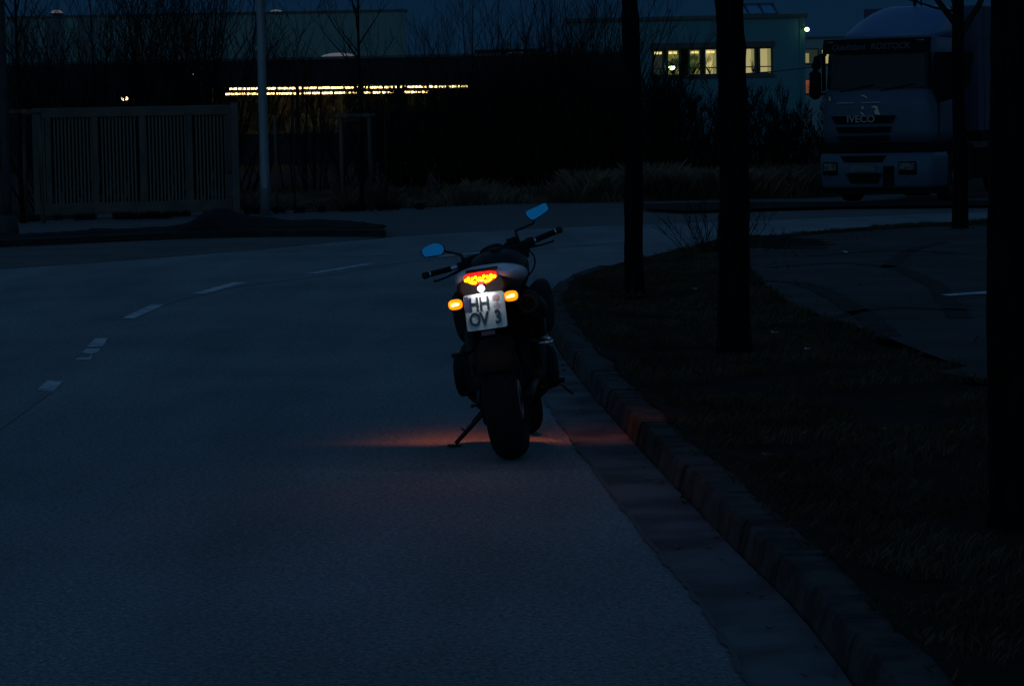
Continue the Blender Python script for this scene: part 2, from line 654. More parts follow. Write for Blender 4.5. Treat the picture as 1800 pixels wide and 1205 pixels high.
# left of the bend: dusty strip, pavement, soil island with its kerb
lane_out = [(p.x, p.y) for p in FL if -30 < p.x < -2.0]
lane_in = [G(676, 417), G(560, 416), G(400, 418), G(300, 420), G(150, 427), G(0, 434), G(-300, 452), G(-900, 500)]
sheet('dusty_strip', lane_out + [(p.x, p.y) for p in lane_in], 0.004, M_DIRTLANE)
walk_up = [G(-700, 440), G(-200, 402), G(0, 392), G(120, 384), G(410, 376), G(700, 366), G(900, 357), G(1100, 351), G(1480, 343), G(1700, 338), G(2000, 330)]
walk_low = [(p.x, p.y) for p in FL if -2.1 < p.x < 20]
sheet('pavement', [(p.x, p.y) for p in walk_up[::-1]] + [(-26, 32)] + [(p.x, p.y) for p in FL if -26 < p.x < -2.1] + walk_low, -0.012, M_WALK)
isl = [G(678, 417), G(560, 416), G(440, 417), G(300, 421), G(150, 428), G(0, 435), G(-300, 455), G(-310, 440), G(0, 424), G(150, 418), G(290, 409), G(340, 403), G(430, 401), G(560, 402), G(640, 403), G(672, 406)]
ib = MB()
n_ = len(isl)
ISL = [(p.x, p.y) for p in isl]
ib.prism(ISL, lambda a, b, d: (a, b, d), 0.11)
tag(ib.build('island_kerb', mat('old island kerb', (0.024, 0.022, 0.021), 0.95, var=0.4, vscale=3, spec=0.1)), kind='structure')
sb = MB()
low = [G(x, y) for x, y in ((-300, 455), (0, 435), (150, 428), (300, 421), (440, 417), (560, 416), (678, 417))]
top = [G(x, y) for x, y in ((-310, 440), (0, 424), (150, 418), (290, 409), (340, 404), (430, 401), (560, 402), (640, 403), (674, 407))]


def yat(L, x):
    for p, q in zip(L, L[1:]):
        if p.x <= x <= q.x:
            return p.y + (q.y - p.y) * (x - p.x) / (q.x - p.x)
    return L[0].y if x < L[0].x else L[-1].y


NX, NY = 150, 12
for iy in range(NY):
    for ix in range(NX):
        x = -9.6 + ix * (7.55 / (NX - 1))
        t = iy / (NY - 1)
        y = yat(low, x) + 0.10 + t * (yat(top, x) - yat(low, x) - 0.15)
        h = 0.125 + 0.05 * noise.noise(Vector((x * 1.4, y * 1.1, 2))) + 0.03 * noise.noise(Vector((x * 7, y * 7, 0)))
        px = 0.26 * math.exp(-((x + 4.98) / 0.33) ** 2) + 0.12 * math.exp(-((x + 4.35) / 0.5) ** 2) + 0.06 * math.exp(-((x + 3.2) / 0.6) ** 2)
        edge = math.sin(math.pi * t) ** 0.5 if 0 < t < 1 else 0
        sb.v.append((x, y, 0.07 + (h - 0.05 + px) * edge))
for iy in range(NY - 1):
    for ix in range(NX - 1):
        a = iy * NX + ix
        sb.f.append((a, a + 1, a + NX + 1, a + NX))
        sb.sm.append(True)
tag(sb.build('soil_island', M_SOIL), kind='structure')
# dark planted strip between the far pavement and the road on the right
strip = [G(1128, 362), G(1300, 358.5), G(1480, 359), G(1800, 356), G(1800, 364), G(1480, 367), G(1300, 372), G(1200, 375), G(1135, 371)]
sheet('planted_strip', [(p.x, p.y) for p in strip], 0.05, M_SOIL)

# yard ground under and beside the gate, warm lamplight put into its colour
sheet('yard_ground', [(p.x, p.y) for p in (G(150, 383), G(490, 375), G(560, 368), G(300, 366), G(100, 372))], -0.008, mat('yard ground lamplight tone', (0.12, 0.085, 0.062), 0.95, var=0.4, vscale=3, detail=8))

# road markings
mk = MB()


def quad_px(mb, pts, z):
    mb.add([G(x, y, 0) + Vector((0, 0, z)) for x, y in pts], [tuple(range(len(pts)))])


for q in ([(64, 687), (82, 669.5), (111, 669.5), (95, 688)],
          [(152, 610), (168, 594.6), (190, 594.6), (180, 610)],
          [(144, 620), (151, 613.5), (177, 612.5), (171, 620.5), (160, 622)],
          [(131, 632), (138, 629.5), (156, 629), (160, 624), (163, 624), (159, 632.5)],
          [(213, 560), (267, 535), (289, 536), (236, 560)],
          [(339, 516), (411, 496), (434, 496.5), (361, 516)],
          [(536, 481), (640, 464), (659, 464), (556, 481)],
          [(1425, 404.5), (1530, 400), (1536, 401.2), (1432, 406)],
          [(760, 451), (880, 440), (896, 440.5), (778, 451.5)]):
    quad_px(mk, q, 0.004)
o = mk.build('road_markings', M_PAINT, recalc=False)
tag(o, kind='structure')
tm = MB()
seam = [G(-60, 790), G(10, 742), G(60, 706), G(88, 686)]
for a, b in zip(seam, seam[1:]):
    t = (b - a).normalized()
    nn = Vector((t.y, -t.x, 0)) * 0.035
    tm.add([a + nn, b + nn, b - nn, a - nn], [(0, 1, 2, 3)])
for pts, w in (([(190, 562), (330, 524), (430, 502), (560, 486), (700, 463), (900, 441), (1100, 428)], 0.05),
               ([(140, 647), (230, 644), (330, 648)], 0.012), ([(410, 442), (480, 441), (520, 442)], 0.25), ([(590, 450), (640, 450), (690, 449)], 0.2),
               ([(960, 432), (1000, 433), (1060, 428), (1115, 424)], 0.06), ([(1250, 417), (1330, 415), (1500, 410), (1650, 398)], 0.05)):
    ps = [G(*p) for p in pts]
    L_ = catmull([(p.x, p.y) for p in ps], 0.3)
    L_ = [p + Vector((rng.uniform(-.01, .01), rng.uniform(-.02, .02), 0)) for p in L_]
    ribbon(tm, offset(L_, w / 2), offset(L_, -w / 2), z=0.0035)
for v_i, v in enumerate(tm.v):
    tm.v[v_i] = (v[0], v[1], 0.0035)
tag(tm.build('tar_seams', M_TAR, recalc=False), kind='structure')

# ------------------------------------------------------------------ buildings
# long pale hall on the left, far behind
YH = 200.0
p0, p1 = AT(-160, 24, YH), AT(713, 22, YH)
hall = empty('industrial_hall', (p1.x, YH, 0), math.radians(3.0))
tag(hall, 'long pale flat-roofed industrial hall behind the shrubs on the left', 'building')
HT = (p1.z + AT(300, 26, YH).z) / 2
HW = p1.x - p0.x
mb = MB().span(-HW, 0, 0, 30, 0, HT)
mb.build('wall', M_HALL, hall)
mb = MB()
mb.span(-HW - 0.1, 0.12, -0.12, 30.1, HT + 0.003, HT + 0.13)
mb.build('roof_edge', M_TRIM, hall)
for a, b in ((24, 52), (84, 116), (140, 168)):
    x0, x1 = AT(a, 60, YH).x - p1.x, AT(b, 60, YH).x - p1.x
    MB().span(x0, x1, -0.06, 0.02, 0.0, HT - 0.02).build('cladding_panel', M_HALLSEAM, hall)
# pilasters of the cladding
mb = MB()
for k in range(34):
    x = -HW + 0.5 + k * HW / 34
    mb.span(x - 0.03, x + 0.03, -0.03, 0.01, 0, HT - 0.03)
mb.build('cladding_ribs', M_HALL, hall)
# lit skylights on the roofs
M_SKY1 = emat('faint warm skylight', (0.16, 0.14, 0.16), 0.55)


def skylight(px0, px1, py_base, py_top, Y, label):
    a, b = AT(px0, py_base, Y), AT(px1, py_base, Y)
    z1 = AT((px0 + px1) / 2, py_top, Y).z
    e = empty('skylight_dome', ((a.x + b.x) / 2, Y, min(a.z, b.z) - 0.05))
    tag(e, label, 'skylight', 'domed skylights glowing on the roofs')
    w, h = (b.x - a.x), z1 - min(a.z, b.z) + 0.05
    MB().box((0, 0, 0.05), (w * 1.04, 1.6, 0.10)).build('curb', M_TRIM, e)
    d = MB()
    rs = []
    for i in range(7):
        t = i / 6 * math.pi / 2
        rs.append([(w / 2 * math.cos(t) * math.cos(q * math.pi / 10) + 0.0, 0.75 * math.cos(t) * math.sin(q * math.pi / 10), 0.1 + h * math.sin(t)) for q in range(20)])
    d.rings(rs)
    d.build('dome', M_SKY1, e)
    return e


skylight(90, 110, 25, 20.5, YH + 3, 'small pale skylight dome on the hall roof behind the bare shrub')
skylight(474, 496, 22.5, 20, YH + 3, 'small pale skylight dome on the hall roof beside the lamp post')

# low dark warehouse with the lit canopy
YW = 140.0
wl, wr = AT(-200, 108, YW), AT(1120, 100, YW)
ware = empty('dark_warehouse', ((wl.x + wr.x) / 2, YW, 0))
tag(ware, 'low dark warehouse with a strip of tube lights under its canopy', 'building')
ox = ware.location.x
WZ = AT(640, 103, YW).z
CZ = AT(640, 149, YW).z        # underside of the fascia
cl, cr = AT(372, 160, YW).x - ox, AT(836, 160, YW).x - ox
MB().span(wl.x - ox, wr.x - ox, 4.6, 40, 0, WZ - 0.02).build('wall', M_DARKWALL, ware)
MB().span(wl.x - ox, wr.x - ox, 0.0, 4.595, CZ, WZ).build('canopy', M_DARKWALL, ware)
MB().span(wl.x - ox - 0.05, wr.x - ox + 0.05, -0.06, 40.1, WZ + 0.003, WZ + 0.12).build('roof_edge', M_TRIM, ware)
MB().span(wl.x - ox, cl, 0.02, 4.59, 0, CZ - 0.003).build('wall', M_DARKWALL, ware)
MB().span(cr, wr.x - ox, 0.02, 4.59, 0, CZ - 0.003).build('wall', M_DARKWALL, ware)
MB().span(cl + 0.02, cr - 0.02, 4.50, 4.59, 0.02, CZ - 0.01).build('inner_wall', M_INNER, ware)
MB().span(cl + 0.02, cr - 0.02, 0.5, 0.7, 0, 1.35).build('added_low_wall', M_DARKWALL, ware)  # invented low wall, added to keep the lower inner wall dark
mb = MB()
for k in range(9):
    x = cl + (cr - cl) * (k + 0.5) / 9
    mb.span(x - 0.05, x + 0.05, 4.40, 4.49, 0.02, CZ - 0.02)
mb.build('wall_posts', M_DARKWALL, ware)
for pxx in (522, 700):
    x = AT(pxx, 170, YW).x - ox
    MB().span(x - 0.08, x + 0.08, 0.3, 0.46, 0, CZ - 0.003).build('canopy_post', M_DARKWALL, ware)
# plant room on its roof
q0, q1 = AT(834, 88, YW + 8), AT(960, 88, YW + 8)
MB().span(q0.x - ox, q1.x - ox, 8, 14, WZ + 0.125, q0.z).build('roof_room', M_DARKWALL, ware)
w0, w1 = AT(893, 97, YW + 7.9), AT(920, 92, YW + 7.9)
MB().span(w0.x - ox, w1.x - ox, 7.93, 8.02, WZ + 0.15, w1.z).build('lit_vent', emat('dim vent light', (0.10, 0.07, 0.07), 0.6), ware)
skylight(562, 628, 103.5, 97, YW + 3, 'wide shallow skylight dome glowing on the dark warehouse roof')

# tube lights: two rows under the canopy
M_TUBE = emat('fluorescent tube', (1.0, 0.66, 0.24), 9.0)
M_LAMPBODY = mat('lamp housing', (0.05, 0.05, 0.05), 0.5)
src = None
rows_ = [(156.5, [(404, 416), (419, 436), (437, 453), (468, 485), (486, 506), (508, 530), (534, 556), (560, 580), (582, 603), (606, 622), (626, 646), (650, 672), (676, 690), (694, 712), (716, 734), (736, 751), (754, 768), (772, 786), (788, 804), (806, 822)], 0.6),
         (165.6, [(396, 410), (413, 432), (434, 453), (468, 484), (486, 498), (500, 512), (515, 529), (534, 546), (549, 562), (566, 584), (588, 606), (609, 632), (640, 652), (656, 668), (672, 692), (710, 732), (735, 753)], 1.9)]
row_names = ['upper', 'lower']
for (py, segs_, dy), rn in zip(rows_, row_names):
    for a, b in segs_:
        yy = py - (a - 404) * 0.011
        A, B = AT(a, yy, YW + dy), AT(b, yy, YW + dy)
        e = empty('tube_light', ((A.x + B.x) / 2, YW + dy, A.z + 0.05))
        k_ = segs_.index((a, b))
        where = ('leftmost of the row' if k_ == 0 else 'rightmost of the row' if k_ == len(segs_) - 1 else
                 '%s from the left' % ['', 'second', 'third', 'fourth', 'fifth', 'sixth', 'seventh', 'eighth', 'ninth', 'tenth', 'eleventh', 'twelfth', 'thirteenth', 'fourteenth', 'fifteenth', 'sixteenth', 'seventeenth', 'eighteenth', 'nineteenth'][k_])
        tag(e, 'warm tube light, %s, %s row under the warehouse canopy' % (where, rn), 'tube light', 'warm white tube lights in the %s row under the warehouse canopy' % rn)
        w = (B.x - A.x)
        t_ = MB().path([(-w / 2, 0, -0.05), (w / 2, 0, -0.05)], 0.040, 8).build('tube', M_TUBE, e)
        MB().box((0, 0, 0.04), (w * 1.02, 0.14, 0.07)).build('housing', M_LAMPBODY, e)

# two wall lamps seen through the left shrub


def bulb_lamp(name, label, px, py, Y, r, col, strength, group=None, arm=(0.3, 0, 0.1)):
    P = AT(px, py, Y)
    e = empty(name, (P.x, P.y, P.z))
    tag(e, label, 'lamp', group)
    MB().ball((0, 0, 0), r, 12, 8, (1, 0.7, 0.9)).build('globe', emat(name + str(px), col, strength), e)
    MB().path([(0, 0.02, r * 0.6), (arm[0] * 0.5, arm[1] * 0.5 + 0.05, r + arm[2]), arm], 0.03, 6).build('arm', M_LAMPBODY, e)
    return e


MB_POST = M_LAMPBODY


def yard_lamp(label, px, py, Y, r, col, strength, side=1):
    """a lamp on its own mast"""
    P = AT(px, py, Y)
    e = empty('yard_lamp', (P.x + side * 0.35, P.y, 0))
    tag(e, label, 'lamp')
    MB().path([(0, 0, 0), (0, 0, P.z + 0.25), (-side * 0.12, 0, P.z + 0.34), (-side * 0.35, 0, P.z + r + 0.03)], [0.06, 0.045, 0.035, 0.03], 8).build('mast', M_LAMPBODY, e)
    MB().path([(-side * 0.35, 0, P.z + r + 0.08), (-side * 0.35, 0, P.z + r * 0.5)], [r * 0.5, r * 1.15], 12).build('hood', M_LAMPBODY, e)
    MB().ball((-side * 0.35, 0, P.z), r, 14, 10, (1.15, 0.8, 0.85)).build('bulb', emat('lamp glow %d' % px, col, strength), e)
    return e


yard_lamp('bright warm white yard lamp just above the left end of the gate', 219, 173, 120, 0.11, (1.0, 0.75, 0.38), 9)
yard_lamp('tiny green white lamp shining through the tall bare shrub', 340, 130, 135, 0.055, (0.35, 1.0, 0.3), 1.6)

# office block on the right
YO = 180.0
oL, oR = AT(1000, 52, YO), AT(1415, 30, YO)
office = empty('office_building', (oR.x, YO, 0), math.radians(-2.0))
tag(office, 'pale flat-roofed office building with lit upper windows on the right', 'building')
OW = oR.x - oL.x
OZ = AT(1415, 31, YO).z
WT, WB = AT(1340, 82, YO).z, AT(1340, 131, YO).z


def ox_(px):
    return AT(px, 100, YO).x - oR.x


bandL, bandR = ox_(1146), ox_(1359)
mb = MB()
mb.span(-OW, 0, 0, 12, 0, WB)
mb.span(-OW, 0, 0, 12, WT, OZ)
mb.span(-OW, bandL, 0, 12, WB, WT)
mb.span(bandR, 0, 0, 12, WB, WT)
mb.span(bandL, bandR, 6, 12, WB, WT)
wall = mb.build('wall', M_OFFICE, office)
MB().span(-OW - 0.1, 0.15, -0.15, 12.1, OZ + 0.003, OZ + 0.22).build('roof_edge', M_TRIM, office)
MB().span(bandL - 0.1, bandR + 0.1, -0.08, -0.003, WB - 0.16, WB - 0.003).build('sill', M_FRAME, office)
MB().span(bandL - 0.1, bandR + 0.1, -0.10, -0.003, WT - 0.02, WT + 0.30).build('shutter_box', M_FRAME, office)
M_ROOM = {}


def room(name, top, bot, w):
    """pane of a lit room: bright ceiling line, softer wall, seen through the glass"""
    m = bpy.data.materials.new(name)
    m.use_nodes = True
    nt = m.node_tree
    b = nt.nodes['Principled BSDF']
    tc = nt.nodes.new('ShaderNodeTexCoord')
    mp = nt.nodes.new('ShaderNodeMapping')
    mp.inputs['Scale'].default_value = (1.6, 1, 1.4)
    n = nt.nodes.new('ShaderNodeTexNoise')
    n.inputs['Scale'].default_value = 1.3
    n.inputs['Detail'].default_value = 4
    r = nt.nodes.new('ShaderNodeMapRange')
    r.inputs[1].default_value, r.inputs[2].default_value = 0.42, 0.60
    mx = nt.nodes.new('ShaderNodeMix')
    mx.data_type = 'RGBA'
    mx.inputs[6].default_value = (*top, 1)
    mx.inputs[7].default_value = (*bot, 1)
    nt.links.new(tc.outputs['Object'], mp.inputs[0])
    nt.links.new(mp.outputs[0], n.inputs['Vector'])
    nt.links.new(n.outputs[0], r.inputs[0])
    nt.links.new(r.outputs[0], mx.inputs[0])
    nt.links.new(mx.outputs[2], b.inputs['Emission Color'])
    b.inputs['Emission Strength'].default_value = K * w
    b.inputs['Base Color'].default_value = (0.02, 0.02, 0.02, 1)
    b.inputs['Roughness'].default_value = 0.15
    return m


R_PLAIN = emat('lit pale room', (0.40, 0.34, 0.14), 0.95)
R_PLAIN2 = emat('lit pale room wall', (0.24, 0.21, 0.08), 0.9)
R_GREEN = room('lit room with plants', (0.16, 0.15, 0.03), (0.015, 0.030, 0.006), 1)
R_WARM = room('lit room with shelves', (0.55, 0.45, 0.17), (0.28, 0.24, 0.08), 1)
R_DIM = emat('dim room', (0.012, 0.016, 0.010), 1.0)
R_TOP = emat('ceiling light', (0.9, 0.72, 0.25), 1.2)
wins = [(1146, 1168, 'dim', 'top'), (1171, 1197, 'green', 'top'), (1209, 1234, 'green', 'top'), (1237, 1263, 'warm', 'top'), (1266, 1292, 'dim', None), (1306, 1330, 'plain', None), (1333, 1359, 'plain', None)]
for a, b, kind_, topl in wins:
    x0, x1 = ox_(a), ox_(b)
    f = MB()
    f.span(x0, x0 + 0.12, 0.02, 0.14, WB, WT)
    f.span(x1 - 0.12, x1, 0.02, 0.14, WB, WT)
    f.span(x0 + 0.12, x1 - 0.12, 0.02, 0.14, WB, WB + 0.10)
    f.span(x0 + 0.12, x1 - 0.12, 0.02, 0.14, WT - 0.12, WT)
    f.span(x0 + 0.12, x1 - 0.12, 0.04, 0.09, WB + 0.42, WB + 0.48)
    fo = f.build('window', M_FRAME, office)
    mm = {'dim': R_DIM, 'green': R_GREEN, 'warm': R_WARM, 'plain': R_PLAIN}[kind_]
    MB().span(x0 + 0.13, x1 - 0.13, 0.20, 0.24, WB + 0.02, WT - 0.02).build('pane', mm, fo)
    if kind_ in ('plain', 'warm'):
        MB().span(x1 - 0.13 - 0.34 * (x1 - x0 - 0.26), x1 - 0.13, 0.16, 0.19, WB + 0.02, WT - 0.02).build('curtain', R_PLAIN2, fo)
    if topl:
        tp = MB()
        x = x0 + 0.16
        while x < x1 - 0.25:
            tp.span(x, min(x + 0.22, x1 - 0.14), 0.155, 0.185, WT - 0.30 - 0.03 * rng.random(), WT - 0.18)
            x += 0.25
        tp.build('ceiling_light', R_TOP, fo)
    # potted plant behind the glass
    if kind_ in ('warm', 'green') or a == 1306:
        pl = MB()
        cxw = x0 + (x1 - x0) * (0.75 if a == 1306 else 0.4)
        for k in range(14):
            aa = rng.uniform(-1.1, 1.1)
            hh = rng.uniform(0.25, 0.9)
            pl.path([(cxw, 0.11, WB + 0.1), (cxw + math.sin(aa) * hh * 0.4, 0.12, WB + 0.1 + hh * 0.6), (cxw + math.sin(aa) * hh * 0.7, 0.12, WB + 0.1 + hh)], [0.018, 0.015, 0.004], 4)
        pl.build('plant_silhouette', M_TWIG, fo)
# roof glasshouse
M_GLASSR = mat('roof glazing', (0.03, 0.13, 0.24), 0.3, spec=0.5)
gx0, gx1 = ox_(1300), ox_(1372)
gz = AT(1340, 6, YO + 2).z
gf = MB()
mf = [gx0, gx0 + (gx1 - gx0) * 0.30, gx0 + (gx1 - gx0) * 0.66, gx1]
for x in mf:
    gf.bar((x, 2.0, OZ + 0.22), (x - 0.28, 3.2, gz), 0.12, 0.10)
gf.bar((gx0 - 0.35, 3.2, gz), (gx1 - 0.2, 3.2, gz), 0.10, 0.12)
gf.bar((gx0 - 0.05, 2.0, OZ + 0.3), (gx1 + 0.05, 2.0, OZ + 0.3), 0.10, 0.10)
go = gf.build('roof_glasshouse', M_FRAME, office)
gp = MB()
for x0, x1 in zip(mf, mf[1:]):
    gp.add([(x0 + 0.05, 2.03, OZ + 0.3), (x1 - 0.05, 2.03, OZ + 0.3), (x1 - 0.33, 3.23, gz), (x0 - 0.23, 3.23, gz)], [(0, 1, 2, 3)])
    gp.add([(x0 + 0.05, 2.07, OZ + 0.3), (x1 - 0.05, 2.07, OZ + 0.3), (x1 - 0.33, 3.27, gz), (x0 - 0.23, 3.27, gz)], [(3, 2, 1, 0)])
gp.build('pane', M_GLASSR, go)
c0 = [(1192, 137), (1290, 131), (1360, 126), (1420, 119), (1475, 112)]
cb = empty('overhead_cable', AT(1192, 137, 176))
MB().path([AT(x, y, 176) - AT(1192, 137, 176) for x, y in c0], 0.035, 6).build('cable', M_FRAME, cb)
MB().path([(0, 0, 0.1), (0, 0, -AT(1192, 137, 176).z)], 0.07, 8).build('pole', M_FRAME, cb)
tag(cb, 'thin dark cable sagging across the office front below its lit windows', 'cable')
# facade downpipe line
MB().path([(0.02 - 0.3, -0.06, 0), (-0.28, -0.06, OZ)], 0.04, 6).build('downpipe', M_OFFICE, office)

bulb_lamp('wall_lamp', 'bright round lamp on the top right corner of the office building', 1418.5, 52, YO - 0.5, 0.13, (0.75, 1.0, 0.35), 6, arm=(-0.28, 0.45, 0.05))
yard_lamp('bright greenish white lamp below the office windows left of the tree trunk', 1181, 119, 150, 0.13, (0.62, 1.0, 0.35), 7, side=-1)

# further building behind the truck
YF = 230.0
f0 = AT(1395, 70, YF)
far = empty('apartment_block', (f0.x, YF, 0))
tag(far, 'far grey building with one reddish lit window left of the truck cab', 'building')
FZ = AT(1450, 68, YF).z
MB().span(0, 9, 0, 10, 0, FZ).build('wall', mat('far grey render', (0.14, 0.19, 0.20), 0.9), far)
MB().span(-0.1, 9.1, -0.1, 10.1, FZ + 0.003, FZ + 0.15).build('roof', M_TRIM, far)


def fx(px):
    return AT(px, 100, YF).x - f0.x


R_RED = room('reddish lit room', (0.17, 0.045, 0.020), (0.10, 0.030, 0.012), 1)
for a, b, t, bt, mm, nm in ((1412, 1437, 88, 112, R_DIM, 'window'), (1445, 1468, 88, 112, R_PLAIN, 'window'), (1413, 1436, 141, 164, R_RED, 'window')):
    z1, z0 = AT(a, t, YF).z, AT(a, bt, YF).z
    x0, x1 = fx(a), fx(b)
    f = MB()
    f.span(x0 - 0.1, x0, -0.05, -0.003, z0 - 0.1, z1 + 0.1)
    f.span(x1, x1 + 0.1, -0.05, -0.003, z0 - 0.1, z1 + 0.1)
    f.span(x0, x1, -0.05, -0.003, z1, z1 + 0.1)
    f.span(x0, x1, -0.07, -0.003, z0 - 0.1, z0)
    fo = f.build('window', M_FRAME, far)
    MB().span(x0, x1, -0.03, -0.004, z0, z1).build('pane', mm, fo)
    if a == 1412:
        MB().span(x0 + 0.15, x0 + 0.40 * (x1 - x0), -0.045, -0.033, z0 + 0.05, z1 - 0.25).build('curtain', R_PLAIN2, fo)
    if mm is R_RED:
        s_ = MB().box(((x0 + x1) / 2 - 0.05, -0.06, z0 + 0.14), (0.22, 0.03, 0.28))
        s_.ball(((x0 + x1) / 2 - 0.05, -0.06, z0 + 0.42), 0.10, 8, 6, (1, .3, 1.3))
        s_.build('figurine', M_FRAME, fo)

# ------------------------------------------------------------------ gate, fence, posts
ga, gb = G(62, 385), G(411, 376)
gdir = (gb - ga)
GL = gdir.length
gate = empty('sliding_gate', (ga.x, ga.y, 0), math.atan2(gdir.y, gdir.x))
tag(gate, 'wide grey metal gate of thin upright bars closing the yard entrance', 'gate')
GT = AT(250, 187, (ga.y + gb.y) / 2).z
MB().span(0, GL - 0.02, -0.06, 0.06, GT - 0.20, GT).build('top_rail', M_GATE, gate, bevel=0.01)
MB().span(0, GL - 0.02, -0.08, 0.08, 0.06, 0.30).build('bottom_beam', M_GATE, gate, bevel=0.01)
for fr in (0.012, 0.075, 0.31, 0.545, 0.785, 0.985):
    x = fr * GL
    MB().span(x - 0.055, x + 0.055, -0.05, 0.05, 0.30, GT - 0.20).build('upright', M_GATE, gate)
nb = 52
for k in range(nb):
    x = 0.14 + (GL - 0.28) * k / (nb - 1)
    if min(abs(x - fr * GL) for fr in (0.012, 0.075, 0.31, 0.545, 0.785, 0.985)) < 0.075:
        continue
    MB().span(x - 0.0165, x + 0.0165, -0.012, 0.012, 0.30, GT - 0.20).build('bar', M_GATEBAR, gate)
MB().box((GL - 0.08, -0.10, 0.98), (0.14, 0.10, 0.24)).build('lock_box', M_FRAME, gate, bevel=0.01)
gp_ = G(415, 377)
post = MB().span(-0.07, 0.07, -0.07, 0.07, 0, GT + 0.03)
post.span(-0.085, 0.085, -0.085, 0.085, GT + 0.031, GT + 0.05)
o = post.build('gate_post', M_GATE, bevel=0.006)
o.location = (gp_.x + 0.02, gp_.y, 0)
tag(o, 'square grey steel post at the right end of the gate', 'gate post')

# chain link fence running on from the gate
fb = [G(487, 373), G(519, 371), G(760, 352)]
fence = empty('wire_fence', (fb[0].x, fb[0].y, 0))
tag(fence, 'thin wire fence on slim posts right of the lamp post', 'fence')
o_ = fb[0]
pts = [(G(487, 373), 172), (G(519, 372), 182), (G(600, 368), 190), (G(680, 363), 190)]
for k, (p, ty) in enumerate(pts):
    z = 2.0
    MB().path([(p.x - o_.x, p.y - o_.y, 0), (p.x - o_.x, p.y - o_.y, z)], 0.022 if k else 0.03, 8).build('fence_post', M_WOOD if not k else M_TWIG2, fence)
wr_ = MB()
for a, b in zip(pts, pts[1:]):
    A, B = a[0] - o_, b[0] - o_
    for z in (0.15, 0.75, 1.35, 1.95):
        wr_.path([A + Vector((0, 0, z)), B + Vector((0, 0, z))], 0.004, 3)
    Lk = (B - A).length
    nw = int(Lk / 0.12)
    for k in range(-12, nw):
        for sgn in (1, -1):
            t0 = k * 0.12
            p = []
            for s_, zz in ((0, 0.15), (1.8, 1.95)):
                d = t0 + s_ if sgn > 0 else t0 + 1.8 - s_
                p.append((d, zz))
            (d0, z0), (d1, z1) = p
            if d0 < 0 or d0 > Lk or d1 < 0 or d1 > Lk:
                dd = [d0, d1]
                c0 = max(0, min(Lk, d0))
                c1 = max(0, min(Lk, d1))
                z0n = z0 + (z1 - z0) * (c0 - d0) / (d1 - d0)
                z1n = z0 + (z1 - z0) * (c1 - d0) / (d1 - d0)
                d0, d1, z0, z1 = c0, c1, z0n, z1n
                if abs(d1 - d0) < 0.02:
                    continue
            u = (B - A).normalized()
            wr_.path([A + u * d0 + Vector((0, 0, z0)), A + u * d1 + Vector((0, 0, z1))], 0.0022, 3, cap=False)
wr_.build('wire_mesh', M_WIRE, fence)

# street lamp posts
lp = G(467, 378)


def lamp_post(P, label, r0, r1, m, arm_dir, base=0.0):
    e = empty('street_lamp', (P.x, P.y, 0))
    tag(e, label, 'street lamp')
    MB().path([(0, 0, 0), (0, 0, 0.9), (0, 0, 0.95), (0, 0, 7.8), (arm_dir * 0.25, 0, 8.1), (arm_dir * 0.9, 0, 8.2)], [r0, r0, r0 * 0.93, r1, r1 * 0.8, r1 * 0.7], 20).build('pole', m, e)
    if base:
        MB().path([(0, 0, 0), (0, 0, 0.04), (0, 0, 0.28), (0, 0, 0.34)], [base, base, base * 0.86, r0], 20).build('base_sleeve', m, e)
    MB().lofty([(-0.1, 0, 0, 0.02, 0.02, 0.02), (0, 0, 0, 0.30, 0.07, 0.05), (0.1, 0, 0, 0.25, 0.05, 0.05)], 16).build('lamp_head', m, e).location = (arm_dir * 1.1, 0, 8.22)
    MB().span(0.03, 0.05, 0, 0, 0, 0)
    dr = MB().span(-0.05, 0.05, -r0 - 0.006, -r0 + 0.02, 0.55, 0.85).build('service_door', m, e)
    return e


lamp_post(lp, 'tall smooth grey metal lamp post right of the gate', 0.105, 0.062, mat('aluminium pole', (0.13, 0.145, 0.17), 0.5, 0.3, var=0.15, vscale=2, spec=0.4), 1)
lp2 = G(14, 412)
lamp_post(lp2, 'dark lamp post with wider foot at the left edge of the photo', 0.085, 0.05, mat('dark painted pole', (0.022, 0.022, 0.025), 0.7, var=0.3, spec=0.2), -1, base=0.20)

# ------------------------------------------------------------------ trees and shrubs


def grow(mb, p, d, ln, r, depth, rg, n=4, droop=0.0, up=0.25, spread=0.55, kids=(2, 4), minr=0.004):
    """a wandering limb that throws side limbs"""
    pts, rad = [Vector(p)], [r]
    seg = 4
    q = Vector(p)
    dd = Vector(d).normalized()
    for i in range(seg):
        dd = (dd + Vector((rg.uniform(-1, 1), rg.uniform(-1, 1), rg.uniform(-1, 1) + up)) * 0.16).normalized()
        q = q + dd * ln / seg
        pts.append(q.copy())
        rad.append(max(minr * 0.7, r * (1 - 0.75 * (i + 1) / seg)))
    mb.path(pts, rad, n, cap=False)
    if depth <= 0:
        return
    for k in range(rg.randint(*kids)):
        t = rg.uniform(0.25, 1.0)
        i = min(seg - 1, int(t * seg))
        b = pts[i].lerp(pts[i + 1], t * seg - i)
        side = Vector((rg.gauss(0, 1), rg.gauss(0, 1), rg.gauss(0, 0.5))).normalized()
        nd = (dd * (1 - spread) + side * spread + Vector((0, 0, up))).normalized()
        grow(mb, b, nd, ln * rg.uniform(0.45, 0.7), max(minr, rad[i] * 0.6), depth - 1, rg, 3, droop, up, spread, kids, minr)


